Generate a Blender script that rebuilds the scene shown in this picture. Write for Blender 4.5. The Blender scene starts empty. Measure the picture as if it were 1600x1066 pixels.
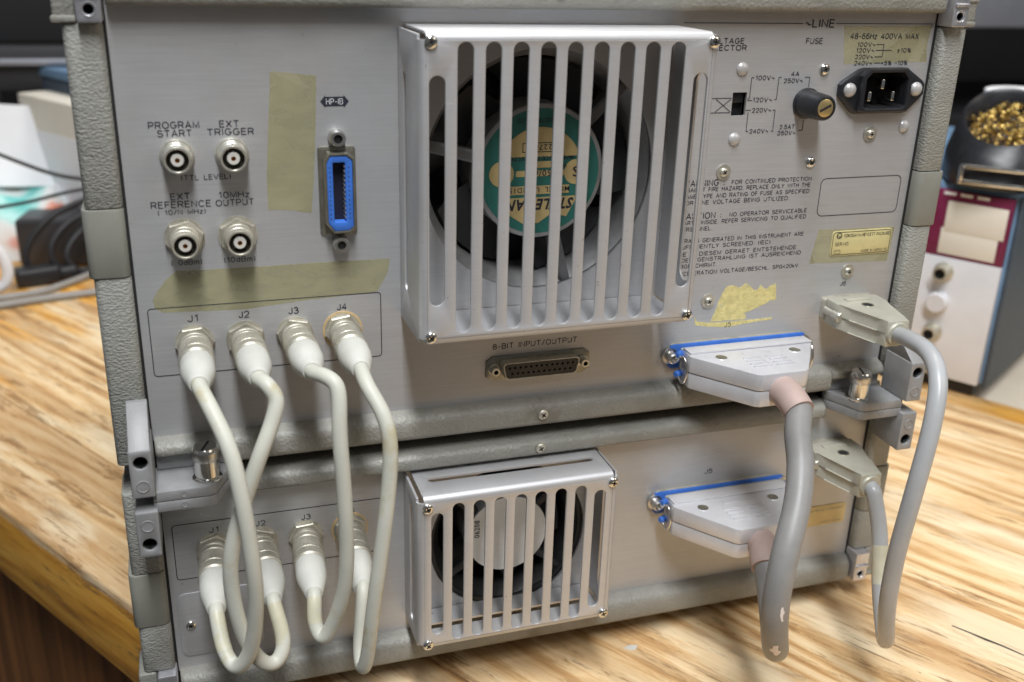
import bpy, bmesh, math, random
from mathutils import Vector, Matrix
random.seed(7)
S = bpy.context.scene
COL = S.collection
MM = 0.001

# ------------------------------------------------------------------ camera
cd = bpy.data.cameras.new('camera'); cam = bpy.data.objects.new('camera', cd); COL.objects.link(cam)
yaw, pitch, roll = 0.324397708, -0.372267326, 0.0296252895
F = Vector((math.sin(yaw)*math.cos(pitch), math.cos(yaw)*math.cos(pitch), math.sin(pitch)))
R0 = Vector((math.cos(yaw), -math.sin(yaw), 0)); U0 = R0.cross(F)
RR = math.cos(roll)*R0 + math.sin(roll)*U0; UU = -math.sin(roll)*R0 + math.cos(roll)*U0
cam.matrix_world = Matrix(((RR.x, UU.x, -F.x, 0.02238427), (RR.y, UU.y, -F.y, -0.44132371), (RR.z, UU.z, -F.z, 0.34163041), (0, 0, 0, 1)))
cd.sensor_width = 36; cd.lens = 1582.6/1600*36
cd.clip_start = 0.01; cd.clip_end = 50
cd.dof.use_dof = True; cd.dof.focus_distance = 0.495; cd.dof.aperture_fstop = 8.5
S.camera = cam

# ------------------------------------------------------------------ world, lamps, exposure
w = bpy.data.worlds.new('World'); S.world = w; w.use_nodes = True
w.node_tree.nodes['Background'].inputs[0].default_value = (0.93, 0.96, 1.0, 1)
w.node_tree.nodes['Background'].inputs[1].default_value = 0.10
def lamp(name, loc, target, sx, sy, power, col):
    d = bpy.data.lights.new(name, 'AREA'); d.shape = 'RECTANGLE'; d.size = sx; d.size_y = sy; d.energy = power; d.color = col
    o = bpy.data.objects.new(name, d); COL.objects.link(o); o.location = loc
    o.rotation_euler = (Vector(target)-Vector(loc)).to_track_quat('-Z', 'Y').to_euler()
lamp('overhead_light', (0.0, -0.85, 1.75), (0.0, -0.55, 0.0), 0.22, 1.25, 46, (0.96, 0.98, 1.0))
lamp('warm_fill_light', (1.25, -0.95, 1.1), (0.3, 0.0, 0.1), 0.6, 0.6, 3.5, (1.0, 0.88, 0.74))  # added warm fill for the right side, no window known there
lamp('overhead_light', (0.5, 0.85, 1.9), (0.4, 0.75, 0.0), 1.3, 0.5, 22, (1.0, 0.96, 0.9))  # added wide fill over the background, no lamp known there
S.view_settings.view_transform = 'Standard'; S.view_settings.look = 'None'; S.view_settings.gamma = 1; S.view_settings.exposure = 0.08
S.view_settings.use_curve_mapping = False

# ------------------------------------------------------------------ materials
MATS = {}
def nodes_of(name):
    m = bpy.data.materials.new(name); m.use_nodes = True; MATS[name] = m
    nt = m.node_tree; return m, nt, nt.nodes['Principled BSDF']
def N(nt, t, **kw):
    n = nt.nodes.new(t)
    for k, v in kw.items():
        if k in n.inputs: n.inputs[k].default_value = v
        else: setattr(n, k, v)
    return n
def mat(name, col, rough=0.5, metal=0.0, var=0.12, vscale=60, bump=0.0, bscale=900, stretch=(1, 1, 1), spots=None, alpha=1.0, btype='noise', coat=0.0, bdist=0.0004):
    """colour with soft mottling (grime), roughness variation and optional fine relief"""
    m, nt, p = nodes_of(name); L = nt.links.new
    tc = N(nt, 'ShaderNodeTexCoord'); mp = N(nt, 'ShaderNodeMapping'); mp.inputs['Scale'].default_value = stretch
    L(tc.outputs['Object'], mp.inputs['Vector'])
    n1 = N(nt, 'ShaderNodeTexNoise', Scale=vscale, Detail=5.0, Roughness=0.6); L(mp.outputs[0], n1.inputs['Vector'])
    rp = N(nt, 'ShaderNodeValToRGB'); c = col
    rp.color_ramp.elements[0].position = 0.3; rp.color_ramp.elements[1].position = 0.72
    rp.color_ramp.elements[0].color = (c[0]*(1-var), c[1]*(1-var), c[2]*(1-var*1.1), 1)
    rp.color_ramp.elements[1].color = (min(1, c[0]*(1+var)), min(1, c[1]*(1+var)), min(1, c[2]*(1+var)), 1)
    L(n1.outputs['Fac'], rp.inputs[0]); out = rp.outputs[0]
    if spots:
        scol, sscale, thr = spots
        n2 = N(nt, 'ShaderNodeTexNoise', Scale=sscale, Detail=6.0, Roughness=0.65); L(tc.outputs['Object'], n2.inputs['Vector'])
        r2 = N(nt, 'ShaderNodeValToRGB'); r2.color_ramp.elements[0].position = thr; r2.color_ramp.elements[1].position = thr+0.08
        L(n2.outputs['Fac'], r2.inputs[0])
        mx = N(nt, 'ShaderNodeMix', data_type='RGBA'); L(r2.outputs[0], mx.inputs['Factor']); L(out, mx.inputs['A']); mx.inputs['B'].default_value = (*scol, 1)
        out = mx.outputs['Result']
    L(out, p.inputs['Base Color'])
    p.inputs['Metallic'].default_value = metal; p.inputs['Alpha'].default_value = alpha
    p.inputs['Coat Weight'].default_value = coat
    mr = N(nt, 'ShaderNodeMapRange'); mr.inputs['To Min'].default_value = max(0.02, rough-0.1); mr.inputs['To Max'].default_value = min(1, rough+0.1)
    L(n1.outputs['Fac'], mr.inputs['Value']); L(mr.outputs[0], p.inputs['Roughness'])
    if bump:
        if btype == 'noise':
            n3 = N(nt, 'ShaderNodeTexNoise', Scale=bscale, Detail=3.0); ho = n3.outputs['Fac']
        else:
            n3 = N(nt, 'ShaderNodeTexVoronoi', Scale=bscale, feature='SMOOTH_F1'); ho = n3.outputs['Distance']
        L(mp.outputs[0], n3.inputs['Vector'])
        b = N(nt, 'ShaderNodeBump', Strength=bump, Distance=bdist); L(ho, b.inputs['Height']); L(b.outputs[0], p.inputs['Normal'])
    return m

def brushed(name, col, rough, metal, warm=None, amount=0.07):
    m, nt, p = nodes_of(name); L = nt.links.new
    tc = N(nt, 'ShaderNodeTexCoord'); mp = N(nt, 'ShaderNodeMapping'); mp.inputs['Scale'].default_value = (30, 1, 900)
    L(tc.outputs['Object'], mp.inputs['Vector'])
    n1 = N(nt, 'ShaderNodeTexNoise', Scale=1.0, Detail=4.0, Roughness=0.7); L(mp.outputs[0], n1.inputs['Vector'])
    n2 = N(nt, 'ShaderNodeTexNoise', Scale=14.0, Detail=6.0, Roughness=0.65); L(tc.outputs['Object'], n2.inputs['Vector'])
    ad = N(nt, 'ShaderNodeMix', data_type='FLOAT'); ad.inputs['Factor'].default_value = 0.4
    L(n1.outputs['Fac'], ad.inputs['A']); L(n2.outputs['Fac'], ad.inputs['B'])
    rp = N(nt, 'ShaderNodeValToRGB'); rp.color_ramp.elements[0].position = 0.32; rp.color_ramp.elements[1].position = 0.68
    rp.color_ramp.elements[0].color = tuple(v*(1-amount) for v in col)+(1,); rp.color_ramp.elements[1].color = tuple(min(1, v*(1+amount)) for v in col)+(1,)
    L(ad.outputs['Result'], rp.inputs[0]); out = rp.outputs[0]
    n4 = N(nt, 'ShaderNodeTexNoise', Scale=9.0, Detail=8.0, Roughness=0.7); L(tc.outputs['Object'], n4.inputs['Vector'])
    r4 = N(nt, 'ShaderNodeValToRGB'); r4.color_ramp.elements[0].position = 0.5; r4.color_ramp.elements[1].position = 0.8
    L(n4.outputs['Fac'], r4.inputs[0])
    mx = N(nt, 'ShaderNodeMix', data_type='RGBA'); L(r4.outputs[0], mx.inputs['Factor']); L(out, mx.inputs['A'])
    mx.inputs['B'].default_value = (col[0]*0.90, col[1]*0.86, col[2]*0.80, 1)
    # scuffs: short bright scratches and small dark specks
    def thr(scale3, lo, hi, rot):
        q = N(nt, 'ShaderNodeMapping'); q.inputs['Scale'].default_value = scale3; q.inputs['Rotation'].default_value = (0, rot, 0); L(tc.outputs['Object'], q.inputs['Vector'])
        k = N(nt, 'ShaderNodeTexNoise', Scale=1.0, Detail=3.0, Roughness=0.6); L(q.outputs[0], k.inputs['Vector'])
        r = N(nt, 'ShaderNodeValToRGB'); r.color_ramp.elements[0].position = lo; r.color_ramp.elements[1].position = hi; r.color_ramp.elements[1].color = (0.55, 0.55, 0.55, 1); L(k.outputs['Fac'], r.inputs[0]); return r.outputs[0]
    m2 = N(nt, 'ShaderNodeMix', data_type='RGBA'); L(thr((45, 1, 900), 0.70, 0.76, 0.5), m2.inputs['Factor']); L(mx.outputs['Result'], m2.inputs['A']); m2.inputs['B'].default_value = (0.85, 0.85, 0.86, 1)
    m3 = N(nt, 'ShaderNodeMix', data_type='RGBA'); L(thr((260, 260, 260), 0.71, 0.75, 0.0), m3.inputs['Factor']); L(m2.outputs['Result'], m3.inputs['A']); m3.inputs['B'].default_value = (0.16, 0.14, 0.11, 1)
    L(m3.outputs['Result'], p.inputs['Base Color'])
    mr = N(nt, 'ShaderNodeMapRange'); mr.inputs['To Min'].default_value = rough-0.08; mr.inputs['To Max'].default_value = rough+0.12
    L(ad.outputs['Result'], mr.inputs['Value']); L(mr.outputs[0], p.inputs['Roughness'])
    p.inputs['Metallic'].default_value = metal
    b = N(nt, 'ShaderNodeBump', Strength=0.12, Distance=0.0001); L(n1.outputs['Fac'], b.inputs['Height']); L(b.outputs[0], p.inputs['Normal'])
    return m

brushed('panel', (0.49, 0.49, 0.497), 0.44, 0.45, amount=0.10)
brushed('cover', (0.575, 0.578, 0.595), 0.47, 0.55, amount=0.06)
mat('vinyl', (0.28, 0.28, 0.255), 0.55, 0.0, 0.10, 45, 1.0, 640, stretch=(1, 1, 1.6), btype='noise', bdist=0.0009)
mat('frame_paint', (0.25, 0.245, 0.22), 0.42, 0.0, 0.14, 60, 0.8, 620, spots=((0.19, 0.18, 0.15), 30, 0.60), bdist=0.0007)
mat('cap_paint', (0.235, 0.235, 0.205), 0.48, 0.0, 0.07, 80, 0.15, 1500)
mat('casting', (0.29, 0.29, 0.295), 0.52, 0.15, 0.12, 90, 0.2, 1200)
mat('corner_metal', (0.60, 0.60, 0.64), 0.35, 0.8, 0.12, 90, 0.15, 1200)
mat('bore', (0.12, 0.11, 0.085), 0.35, 0.6)
mat('groove', (0.012, 0.012, 0.012), 0.7)
mat('dark_inside', (0.012, 0.012, 0.013), 0.6)
mat('fan_body', (0.17, 0.17, 0.175), 0.5, 0.4, 0.2, 60, 0.4, 900)
mat('fan_dark', (0.020, 0.020, 0.022), 0.45)
mat('hub_metal', (0.36, 0.36, 0.365), 0.5, 0.5, 0.15, 80)
mat('nickel', (0.62, 0.60, 0.53), 0.33, 0.75, 0.12, 160)
mat('nickel_dull', (0.52, 0.495, 0.42), 0.45, 0.6, 0.22, 140, 0.3, 1500)
mat('chrome', (0.74, 0.73, 0.70), 0.2, 1.0, 0.05, 200)
mat('knurl', (0.62, 0.61, 0.59), 0.35, 1.0, 0.1, 200)
mat('olive_plate', (0.30, 0.285, 0.235), 0.38, 0.8, 0.2, 150)
mat('ptfe', (0.60, 0.585, 0.54), 0.5)
mat('gold_pin', (0.55, 0.27, 0.08), 0.35, 0.8)
mat('blue_plastic', (0.05, 0.17, 0.60), 0.38, 0.0, 0.1, 120)
mat('contact_dark', (0.015, 0.015, 0.03), 0.5)
mat('black_plastic', (0.016, 0.017, 0.021), 0.35, 0.0, 0.2, 120, 0.15, 1400)
mat('brass', (0.62, 0.49, 0.24), 0.35, 0.85)
mat('rivet_paint', (0.50, 0.49, 0.49), 0.35, 0.3)
mat('print', (0.022, 0.022, 0.035), 0.6, 0.0, 0.3, 500)
mat('print_white', (0.85, 0.85, 0.88), 0.6)
mat('tape', (0.66, 0.62, 0.36), 0.42, 0.0, 0.14, 55, 0.2, 420, stretch=(1, 1, 2.2), alpha=0.38)
mat('residue', (0.66, 0.57, 0.25), 0.6, 0.0, 0.2, 260, 0.9, 700, spots=((0.50, 0.47, 0.36), 170, 0.6))
mat('nameplate', (0.70, 0.62, 0.31), 0.4, 0.2, 0.12, 90)
mat('nameplate_dull', (0.62, 0.50, 0.25), 0.5, 0.1, 0.16, 90)
mat('boot', (0.58, 0.58, 0.535), 0.62, 0.0, 0.08, 60, 0.2, 700, spots=((0.50, 0.48, 0.40), 55, 0.68))
mat('coax', (0.57, 0.57, 0.50), 0.48, 0.0, 0.08, 35, 0.12, 500, spots=((0.50, 0.465, 0.33), 38, 0.58))
mat('coax_yellow', (0.555, 0.53, 0.40), 0.45, 0.0, 0.12, 60, spots=((0.57, 0.57, 0.50), 90, 0.5))
mat('orange_ring', (0.60, 0.43, 0.22), 0.5)
mat('hood_silver', (0.66, 0.66, 0.69), 0.36, 0.35, 0.06, 70, 0.1, 900, spots=((0.62, 0.55, 0.36), 120, 0.72))
mat('hood_beige', (0.50, 0.49, 0.41), 0.45, 0.3, 0.10, 80, 0.15, 900, spots=((0.40, 0.37, 0.26), 60, 0.66))
mat('sleeve', (0.46, 0.345, 0.31), 0.55, 0.0, 0.08, 90)
mat('thick_cable', (0.245, 0.24, 0.235), 0.42, 0.0, 0.14, 40, 0.1, 500, spots=((0.20, 0.19, 0.18), 45, 0.66))
mat('thin_cable', (0.40, 0.41, 0.42), 0.32, 0.0, 0.08, 40, 0.05, 600, spots=((0.50, 0.44, 0.24), 40, 0.74))
mat('chip_white', (0.80, 0.72, 0.70), 0.6)
mat('teal_label', (0.025, 0.16, 0.135), 0.5, 0.0, 0.12, 120)
mat('cream_label', (0.56, 0.43, 0.20), 0.5, 0.0, 0.12, 120)
mat('white_disc', (0.82, 0.82, 0.80), 0.55, 0.0, 0.05, 100)
mat('case_grey', (0.25, 0.25, 0.23), 0.5, 0.0, 0.1, 40, 0.4, 800)
mat('black_rubber', (0.018, 0.018, 0.021), 0.5)
mat('adapter_black', (0.045, 0.045, 0.05), 0.42)
mat('grey_cable', (0.28, 0.27, 0.255), 0.5)
mat('paper_white', (0.82, 0.83, 0.86), 0.7, 0.0, 0.05, 12)
mat('paper_cream', (0.74, 0.70, 0.61), 0.7, 0.0, 0.04, 20)
mat('blue_case', (0.16, 0.27, 0.42), 0.45, 0.0, 0.1, 30)
mat('navy_case', (0.055, 0.075, 0.10), 0.5, 0.0, 0.15, 30)
mat('shelf_grey', (0.27, 0.28, 0.32), 0.45, 0.3, 0.1, 15)
mat('shelf_dark', (0.030, 0.030, 0.034), 0.5, 0.1, 0.2, 15)
mat('near_black', (0.018, 0.018, 0.020), 0.8, 0.0, 0.3, 5)
mat('floor_dark', (0.07, 0.06, 0.05), 0.6, 0.0, 0.2, 4)
mat('maroon', (0.16, 0.012, 0.055), 0.45)
mat('face_white', (0.70, 0.71, 0.75), 0.5, 0.1, 0.05, 25)
mat('brass_wool', (0.62, 0.45, 0.15), 0.36, 0.95, 0.25, 200)
mat('bench_cream', (0.66, 0.58, 0.47), 0.5, 0.0, 0.08, 12)
mat('dark_wood', (0.20, 0.080, 0.022), 0.75, 0.0, 0.6, 60, 0.2, 300, stretch=(1, 1, 0.05))

def wood():
    m, nt, p = nodes_of('wood'); L = nt.links.new
    tc = N(nt, 'ShaderNodeTexCoord'); oi = N(nt, 'ShaderNodeObjectInfo')
    sep = N(nt, 'ShaderNodeSeparateXYZ'); L(tc.outputs['Object'], sep.inputs[0])
    off = N(nt, 'ShaderNodeMath', operation='MULTIPLY'); L(oi.outputs['Random'], off.inputs[0]); off.inputs[1].default_value = 7.3
    ax = N(nt, 'ShaderNodeMath', operation='ADD'); L(sep.outputs['X'], ax.inputs[0]); L(off.outputs[0], ax.inputs[1])
    cv = N(nt, 'ShaderNodeCombineXYZ'); L(ax.outputs[0], cv.inputs['X']); L(sep.outputs['Y'], cv.inputs['Y']); L(sep.outputs['Z'], cv.inputs['Z'])
    def noise(scale3, detail=4, rough=0.6, src=cv):
        mp = N(nt, 'ShaderNodeMapping'); mp.inputs['Scale'].default_value = scale3; L(src.outputs[0], mp.inputs['Vector'])
        n = N(nt, 'ShaderNodeTexNoise', Scale=1.0, Detail=float(detail), Roughness=rough); L(mp.outputs[0], n.inputs['Vector']); return n.outputs['Fac']
    def math_(op, a, b):
        n = N(nt, 'ShaderNodeMath', operation=op)
        for i, v in enumerate((a, b)):
            if isinstance(v, (int, float)): n.inputs[i].default_value = v
            else: L(v, n.inputs[i])
        return n.outputs[0]
    def ramp(src, stops):
        r = N(nt, 'ShaderNodeValToRGB'); e = r.color_ramp.elements
        while len(e) < len(stops): e.new(0.5)
        for el, (pos, c) in zip(e, stops): el.position = pos; el.color = (*c, 1) if len(c) == 3 else c
        L(src, r.inputs[0]); return r.outputs[0]
    def mix(f, a, b):
        mx = N(nt, 'ShaderNodeMix', data_type='RGBA'); L(f, mx.inputs['Factor'])
        for k, v in (('A', a), ('B', b)):
            if isinstance(v, tuple): mx.inputs[k].default_value = (*v, 1)
            else: L(v, mx.inputs[k])
        return mx.outputs['Result']
    warp = noise((2.2, 11, 11), 2, 0.5)
    warp2 = noise((14, 70, 70), 3, 0.6)
    yy = math_('ADD', math_('ADD', sep.outputs['Y'], math_('MULTIPLY', warp, 0.13)), math_('MULTIPLY', warp2, 0.006))
    yy = math_('ADD', yy, math_('MULTIPLY', sep.outputs['Z'], 0.9))
    bands = math_('PINGPONG', math_('MULTIPLY', yy, 105.0), 1.0)
    fine = noise((26, 480, 480), 6, 0.75)
    mid = noise((10, 90, 90), 8, 0.74)
    bw_ = math_('MULTIPLY', bands, math_('ADD', 0.04, math_('MULTIPLY', noise((3, 22, 22), 3, 0.6), 0.26)))
    g = math_('ADD', bw_, math_('ADD', math_('MULTIPLY', fine, 0.40), math_('MULTIPLY', mid, 0.56)))
    worn = ramp(g, [(0.42, (0.82, 0.645, 0.405)), (0.55, (0.75, 0.53, 0.285)), (0.64, (0.57, 0.34, 0.145)), (0.76, (0.33, 0.17, 0.065))])
    varn = ramp(g, [(0.40, (0.86, 0.48, 0.10)), (0.58, (0.72, 0.35, 0.05)), (0.74, (0.40, 0.15, 0.022))])
    # varnish survives along the edges and on the sides
    edge = math_('SUBTRACT', sep.outputs['Y'], 0.372)
    far = math_('MULTIPLY', math_('SUBTRACT', math_('MULTIPLY', sep.outputs['X'], -1.0), 0.36), 1.6)
    e2 = math_('MAXIMUM', math_('MULTIPLY', math_('SUBTRACT', edge, 0.265), 9.0), far)
    side = math_('MULTIPLY', math_('SUBTRACT', -0.0345, sep.outputs['Z']), 200.0)
    e3 = math_('ADD', math_('MAXIMUM', e2, side), math_('MULTIPLY', math_('SUBTRACT', noise((5, 26, 26), 5, 0.65), 0.55), 2.2))
    vm = ramp(e3, [(0.15, (0, 0, 0)), (0.6, (1, 1, 1))])
    bandt = ramp(noise((0.9, 24, 24), 3, 0.55), [(0.50, (0, 0, 0)), (0.545, (0.5, 0.5, 0.5))])
    worn = mix(bandt, worn, mix(g, (0.60, 0.37, 0.17), (0.34, 0.18, 0.07)))
    inv = math_('SUBTRACT', 1.0, vm)
    col = mix(vm, worn, varn)
    # dark stains with their own shape, ink-like specks
    st = ramp(noise((11, 60, 60), 9, 0.78), [(0.55, (0, 0, 0)), (0.61, (0.75, 0.75, 0.75))])
    col = mix(st, col, (0.26, 0.135, 0.05))
    sp = ramp(noise((160, 260, 200), 3, 0.6), [(0.71, (0, 0, 0)), (0.76, (0.75, 0.75, 0.75))])
    col = mix(sp, col, (0.12, 0.07, 0.035))
    lt = ramp(noise((4, 13, 13), 5, 0.6), [(0.53, (0, 0, 0)), (0.62, (0.7, 0.7, 0.7))])
    col = mix(math_('MULTIPLY', lt, inv), col, (0.86, 0.73, 0.51))
    cr = ramp(noise((17, 330, 330), 6, 0.7), [(0.565, (0, 0, 0)), (0.60, (0.8, 0.8, 0.8))])
    cm = math_('MULTIPLY', cr, ramp(noise((4, 15, 15), 3, 0.55), [(0.48, (0.04, 0.04, 0.04)), (0.60, (1, 1, 1))]))
    col = mix(math_('MULTIPLY', cm, math_('ADD', 0.25, math_('MULTIPLY', inv, 0.75))), col, (0.17, 0.085, 0.032))
    L(col, p.inputs['Base Color'])
    L(ramp(vm, [(0.0, (0.62, 0.62, 0.62)), (1.0, (0.34, 0.34, 0.34))]), p.inputs['Roughness'])
    b = N(nt, 'ShaderNodeBump', Strength=0.5, Distance=0.0010); L(g, b.inputs['Height']); L(b.outputs[0], p.inputs['Normal'])
wood()

def print_mat():
    m, nt, p = nodes_of('colour_print'); L = nt.links.new
    tc = N(nt, 'ShaderNodeTexCoord'); v = N(nt, 'ShaderNodeTexNoise', Scale=14.0, Detail=2.0); L(tc.outputs['Object'], v.inputs['Vector'])
    r = N(nt, 'ShaderNodeValToRGB'); e = r.color_ramp.elements; r.color_ramp.interpolation = 'EASE'
    for _ in range(4): e.new(0.5)
    for el, (pos, c) in zip(e, [(0.28, (0.12, 0.55, 0.52)), (0.40, (0.42, 0.78, 0.74)), (0.50, (0.85, 0.88, 0.88)), (0.58, (0.85, 0.80, 0.76)), (0.64, (0.80, 0.30, 0.20)), (0.72, (0.70, 0.06, 0.10))]):
        el.position = pos; el.color = (*c, 1)
    L(v.outputs['Fac'], r.inputs[0]); L(r.outputs[0], p.inputs['Base Color']); p.inputs['Roughness'].default_value = 0.35
print_mat()

# ------------------------------------------------------------------ mesh helpers (all in millimetres)
def finish(name, bm, m, parent=None, smooth=30):
    bmesh.ops.recalc_face_normals(bm, faces=bm.faces)
    me = bpy.data.meshes.new(name); bm.to_mesh(me); bm.free()
    me.transform(Matrix.Scale(MM, 4))
    for k in (m if isinstance(m, (list, tuple)) else [m]): me.materials.append(MATS[k])
    if smooth:
        me.polygons.foreach_set('use_smooth', [True]*len(me.polygons)); me.set_sharp_from_angle(angle=math.radians(smooth))
    o = bpy.data.objects.new(name, me); COL.objects.link(o)
    if parent is not None: o.parent = parent
    return o
def setlabel(o, label=None, cat=None, group=None, kind=None):
    for k, v in (('label', label), ('category', cat), ('group', group), ('kind', kind)):
        if v: o[k] = v
    return o
def thing(name, label, cat, loc=(0, 0, 0), rz=0, group=None):
    o = bpy.data.objects.new(name, None); COL.objects.link(o); o.location = [v*MM for v in loc]; o.rotation_euler = (0, 0, rz)
    o.empty_display_size = 0.02
    return setlabel(o, label, cat, group)
def add_box(bm, x0, x1, y0, y1, z0, z1, bev=0.0, seg=2):
    r = bmesh.ops.create_cube(bm, size=1.0); vs = r['verts']
    for v in vs: v.co = Vector(((x0+x1)/2+v.co.x*(x1-x0), (y0+y1)/2+v.co.y*(y1-y0), (z0+z1)/2+v.co.z*(z1-z0)))
    if bev:
        es = list({e for v in vs for e in v.link_edges})
        bmesh.ops.bevel(bm, geom=es, offset=bev, segments=seg, profile=0.5, affect='EDGES')
def box(name, m, parent, x0, x1, y0, y1, z0, z1, bev=0.0, seg=2):
    bm = bmesh.new(); add_box(bm, x0, x1, y0, y1, z0, z1, bev, seg); return finish(name, bm, m, parent)
def frame_axes(d):
    d = Vector(d).normalized(); h = Vector((0, 0, 1)) if abs(d.z) < 0.9 else Vector((1, 0, 0))
    a = h.cross(d).normalized(); b = d.cross(a); return d, a, b
def add_lathe(bm, base, d, prof, n=28, mi=0, flute=0.0, closed_end=True):
    """prof: list of (distance along d, radius[, material])"""
    base = Vector(base); d, a, b = frame_axes(d); rings = []
    for q in prof:
        t, r = q[0], q[1]; ring = []
        for i in range(n):
            th = 2*math.pi*i/n; rr = r*(1-flute*(i % 2)) if (len(q) > 3 and q[3]) else r
            ring.append(bm.verts.new(base+d*t+(a*math.cos(th)+b*math.sin(th))*rr))
        rings.append(ring)
    for k in range(len(rings)-1):
        mk = prof[k+1][2] if len(prof[k+1]) > 2 else mi
        for i in range(n):
            f = bm.faces.new((rings[k][i], rings[k][(i+1) % n], rings[k+1][(i+1) % n], rings[k+1][i])); f.material_index = mk
    if closed_end:
        f = bm.faces.new(rings[0]); f.material_index = prof[0][2] if len(prof[0]) > 2 else mi
        f = bm.faces.new(rings[-1]); f.material_index = prof[-1][2] if len(prof[-1]) > 2 else mi
def lathe(name, m, parent, base, d, prof, n=28, smooth=35, **k):
    bm = bmesh.new(); add_lathe(bm, base, d, prof, n, **k); return finish(name, bm, m, parent, smooth)
def catmull(pts, per=10):
    P = [Vector(p) for p in pts]; P = [P[0]*2-P[1]]+P+[P[-1]*2-P[-2]]; out = []
    for i in range(1, len(P)-2):
        p0, p1, p2, p3 = P[i-1:i+3]
        for j in range(per):
            t = j/per
            out.append(0.5*((2*p1)+(-p0+p2)*t+(2*p0-5*p1+4*p2-p3)*t*t+(-p0+3*p1-3*p2+p3)*t*t*t))
    out.append(P[-2]); return out
def smooth_path(pts, per=10, it=6):
    q = catmull(pts, per)
    for _ in range(it):
        q = [q[0], q[1]]+[(q[i-1]+q[i]*2+q[i+1])/4 for i in range(2, len(q)-2)]+[q[-2], q[-1]]
    return q
def add_tube(bm, path, r, n=16, caps=True, mi=0):
    t = [(path[min(i+1, len(path)-1)]-path[max(i-1, 0)]).normalized() for i in range(len(path))]
    _, a, _ = frame_axes(t[0]); rings = []
    for i, p in enumerate(path):
        a = (a-t[i]*a.dot(t[i])).normalized(); b = t[i].cross(a); rr = r(i/(len(path)-1)) if callable(r) else r
        rings.append([bm.verts.new(p+(a*math.cos(2*math.pi*k/n)+b*math.sin(2*math.pi*k/n))*rr) for k in range(n)])
    for i in range(len(rings)-1):
        for k in range(n):
            f = bm.faces.new((rings[i][k], rings[i][(k+1) % n], rings[i+1][(k+1) % n], rings[i+1][k])); f.material_index = mi
    if caps: bm.faces.new(rings[0]); bm.faces.new(rings[-1])
def tube(name, m, parent, pts, r, n=16, per=10, it=6):
    bm = bmesh.new(); add_tube(bm, smooth_path(pts, per, it), r, n); return finish(name, bm, m, parent, 60)
# 2-D outlines, as functions of an inset/outset "o"
def circ(cx, cz, r, n=48): return lambda o: [(cx+(r+o)*math.cos(2*math.pi*i/n), cz+(r+o)*math.sin(2*math.pi*i/n)) for i in range(n)]
def rrect(x0, x1, z0, z1, r, n=5):
    def f(o):
        a0, a1, b0, b1 = x0-o, x1+o, z0-o, z1+o; rr = max(0.01, r+o); out = []
        for cx, cz, s in ((a1-rr, b1-rr, 0), (a0+rr, b1-rr, 1), (a0+rr, b0+rr, 2), (a1-rr, b0+rr, 3)):
            for i in range(n+1):
                th = (s+i/n)*math.pi/2; out.append((cx+rr*math.cos(th), cz+rr*math.sin(th)))
        return out
    return f
def stad(cx, z0, z1, wd): return rrect(cx-wd/2, cx+wd/2, z0, z1, wd/2-0.01, 6)
def poly(pts):
    def f(o):
        if abs(o) < 1e-9: return list(pts)
        n = len(pts); A = sum(pts[i][0]*pts[(i+1) % n][1]-pts[(i+1) % n][0]*pts[i][1] for i in range(n)); s = 1 if A > 0 else -1; out = []
        for i in range(n):
            p, q, r_ = Vector(pts[i-1]), Vector(pts[i]), Vector(pts[(i+1) % n])
            n1 = Vector(((q-p).y, -(q-p).x)).normalized()*s; n2 = Vector(((r_-q).y, -(r_-q).x)).normalized()*s
            h = (n1+n2); h = h/max(0.3, h.length_squared/2)
            v = q+h*o; out.append((v.x, v.y))
        return out
    return f
FRONT = lambda u, v, d: (u, d, v)                  # plate facing -y: u=x, v=z, d=y
def add_plate(bm, outer, holes, d0, d1, ch=0.3, mp=FRONT):
    """solid plate with holes, front face at depth d0 (chamfered rims), back at d1"""
    sg = 1 if d1 > d0 else -1; fr = []; bk = []
    for fn, s in [(outer, -1)]+[(h, 1) for h in holes]:
        levels = [(fn(s*ch), d0), (fn(s*ch*0.3), d0+sg*ch*0.3), (fn(0), d0+sg*ch), (fn(0), d1)] if ch else [(fn(0), d0), (fn(0), d1)]
        rings = [[bm.verts.new(mp(u, v, d)) for u, v in pts] for pts, d in levels]
        for a, b in zip(rings, rings[1:]):
            for i in range(len(a)): bm.faces.new((a[i], a[(i+1) % len(a)], b[(i+1) % len(a)], b[i]))
        for ring, acc in ((rings[0], fr), (rings[-1], bk)):
            for i in range(len(ring)): acc.append(bm.edges.get((ring[i], ring[(i+1) % len(ring)])))
    for acc in (fr, bk): bmesh.ops.triangle_fill(bm, edges=acc, use_beauty=True, use_dissolve=False)
def plate(name, m, parent, outer, holes, d0, d1, ch=0.3, mp=FRONT, smooth=30):
    bm = bmesh.new(); add_plate(bm, outer, holes, d0, d1, ch, mp); return finish(name, bm, m, parent, smooth)
def add_prism(bm, pts, z0, z1, bev=0.0, seg=2):
    a = [bm.verts.new((x, y, z0)) for x, y in pts]; b = [bm.verts.new((x, y, z1)) for x, y in pts]; n = len(pts)
    fs = [bm.faces.new(a), bm.faces.new(b)]+[bm.faces.new((a[i], a[(i+1) % n], b[(i+1) % n], b[i])) for i in range(n)]
    if bev: bmesh.ops.bevel(bm, geom=list({e for f in fs for e in f.edges}), offset=bev, segments=seg, profile=0.5, affect='EDGES')
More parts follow.
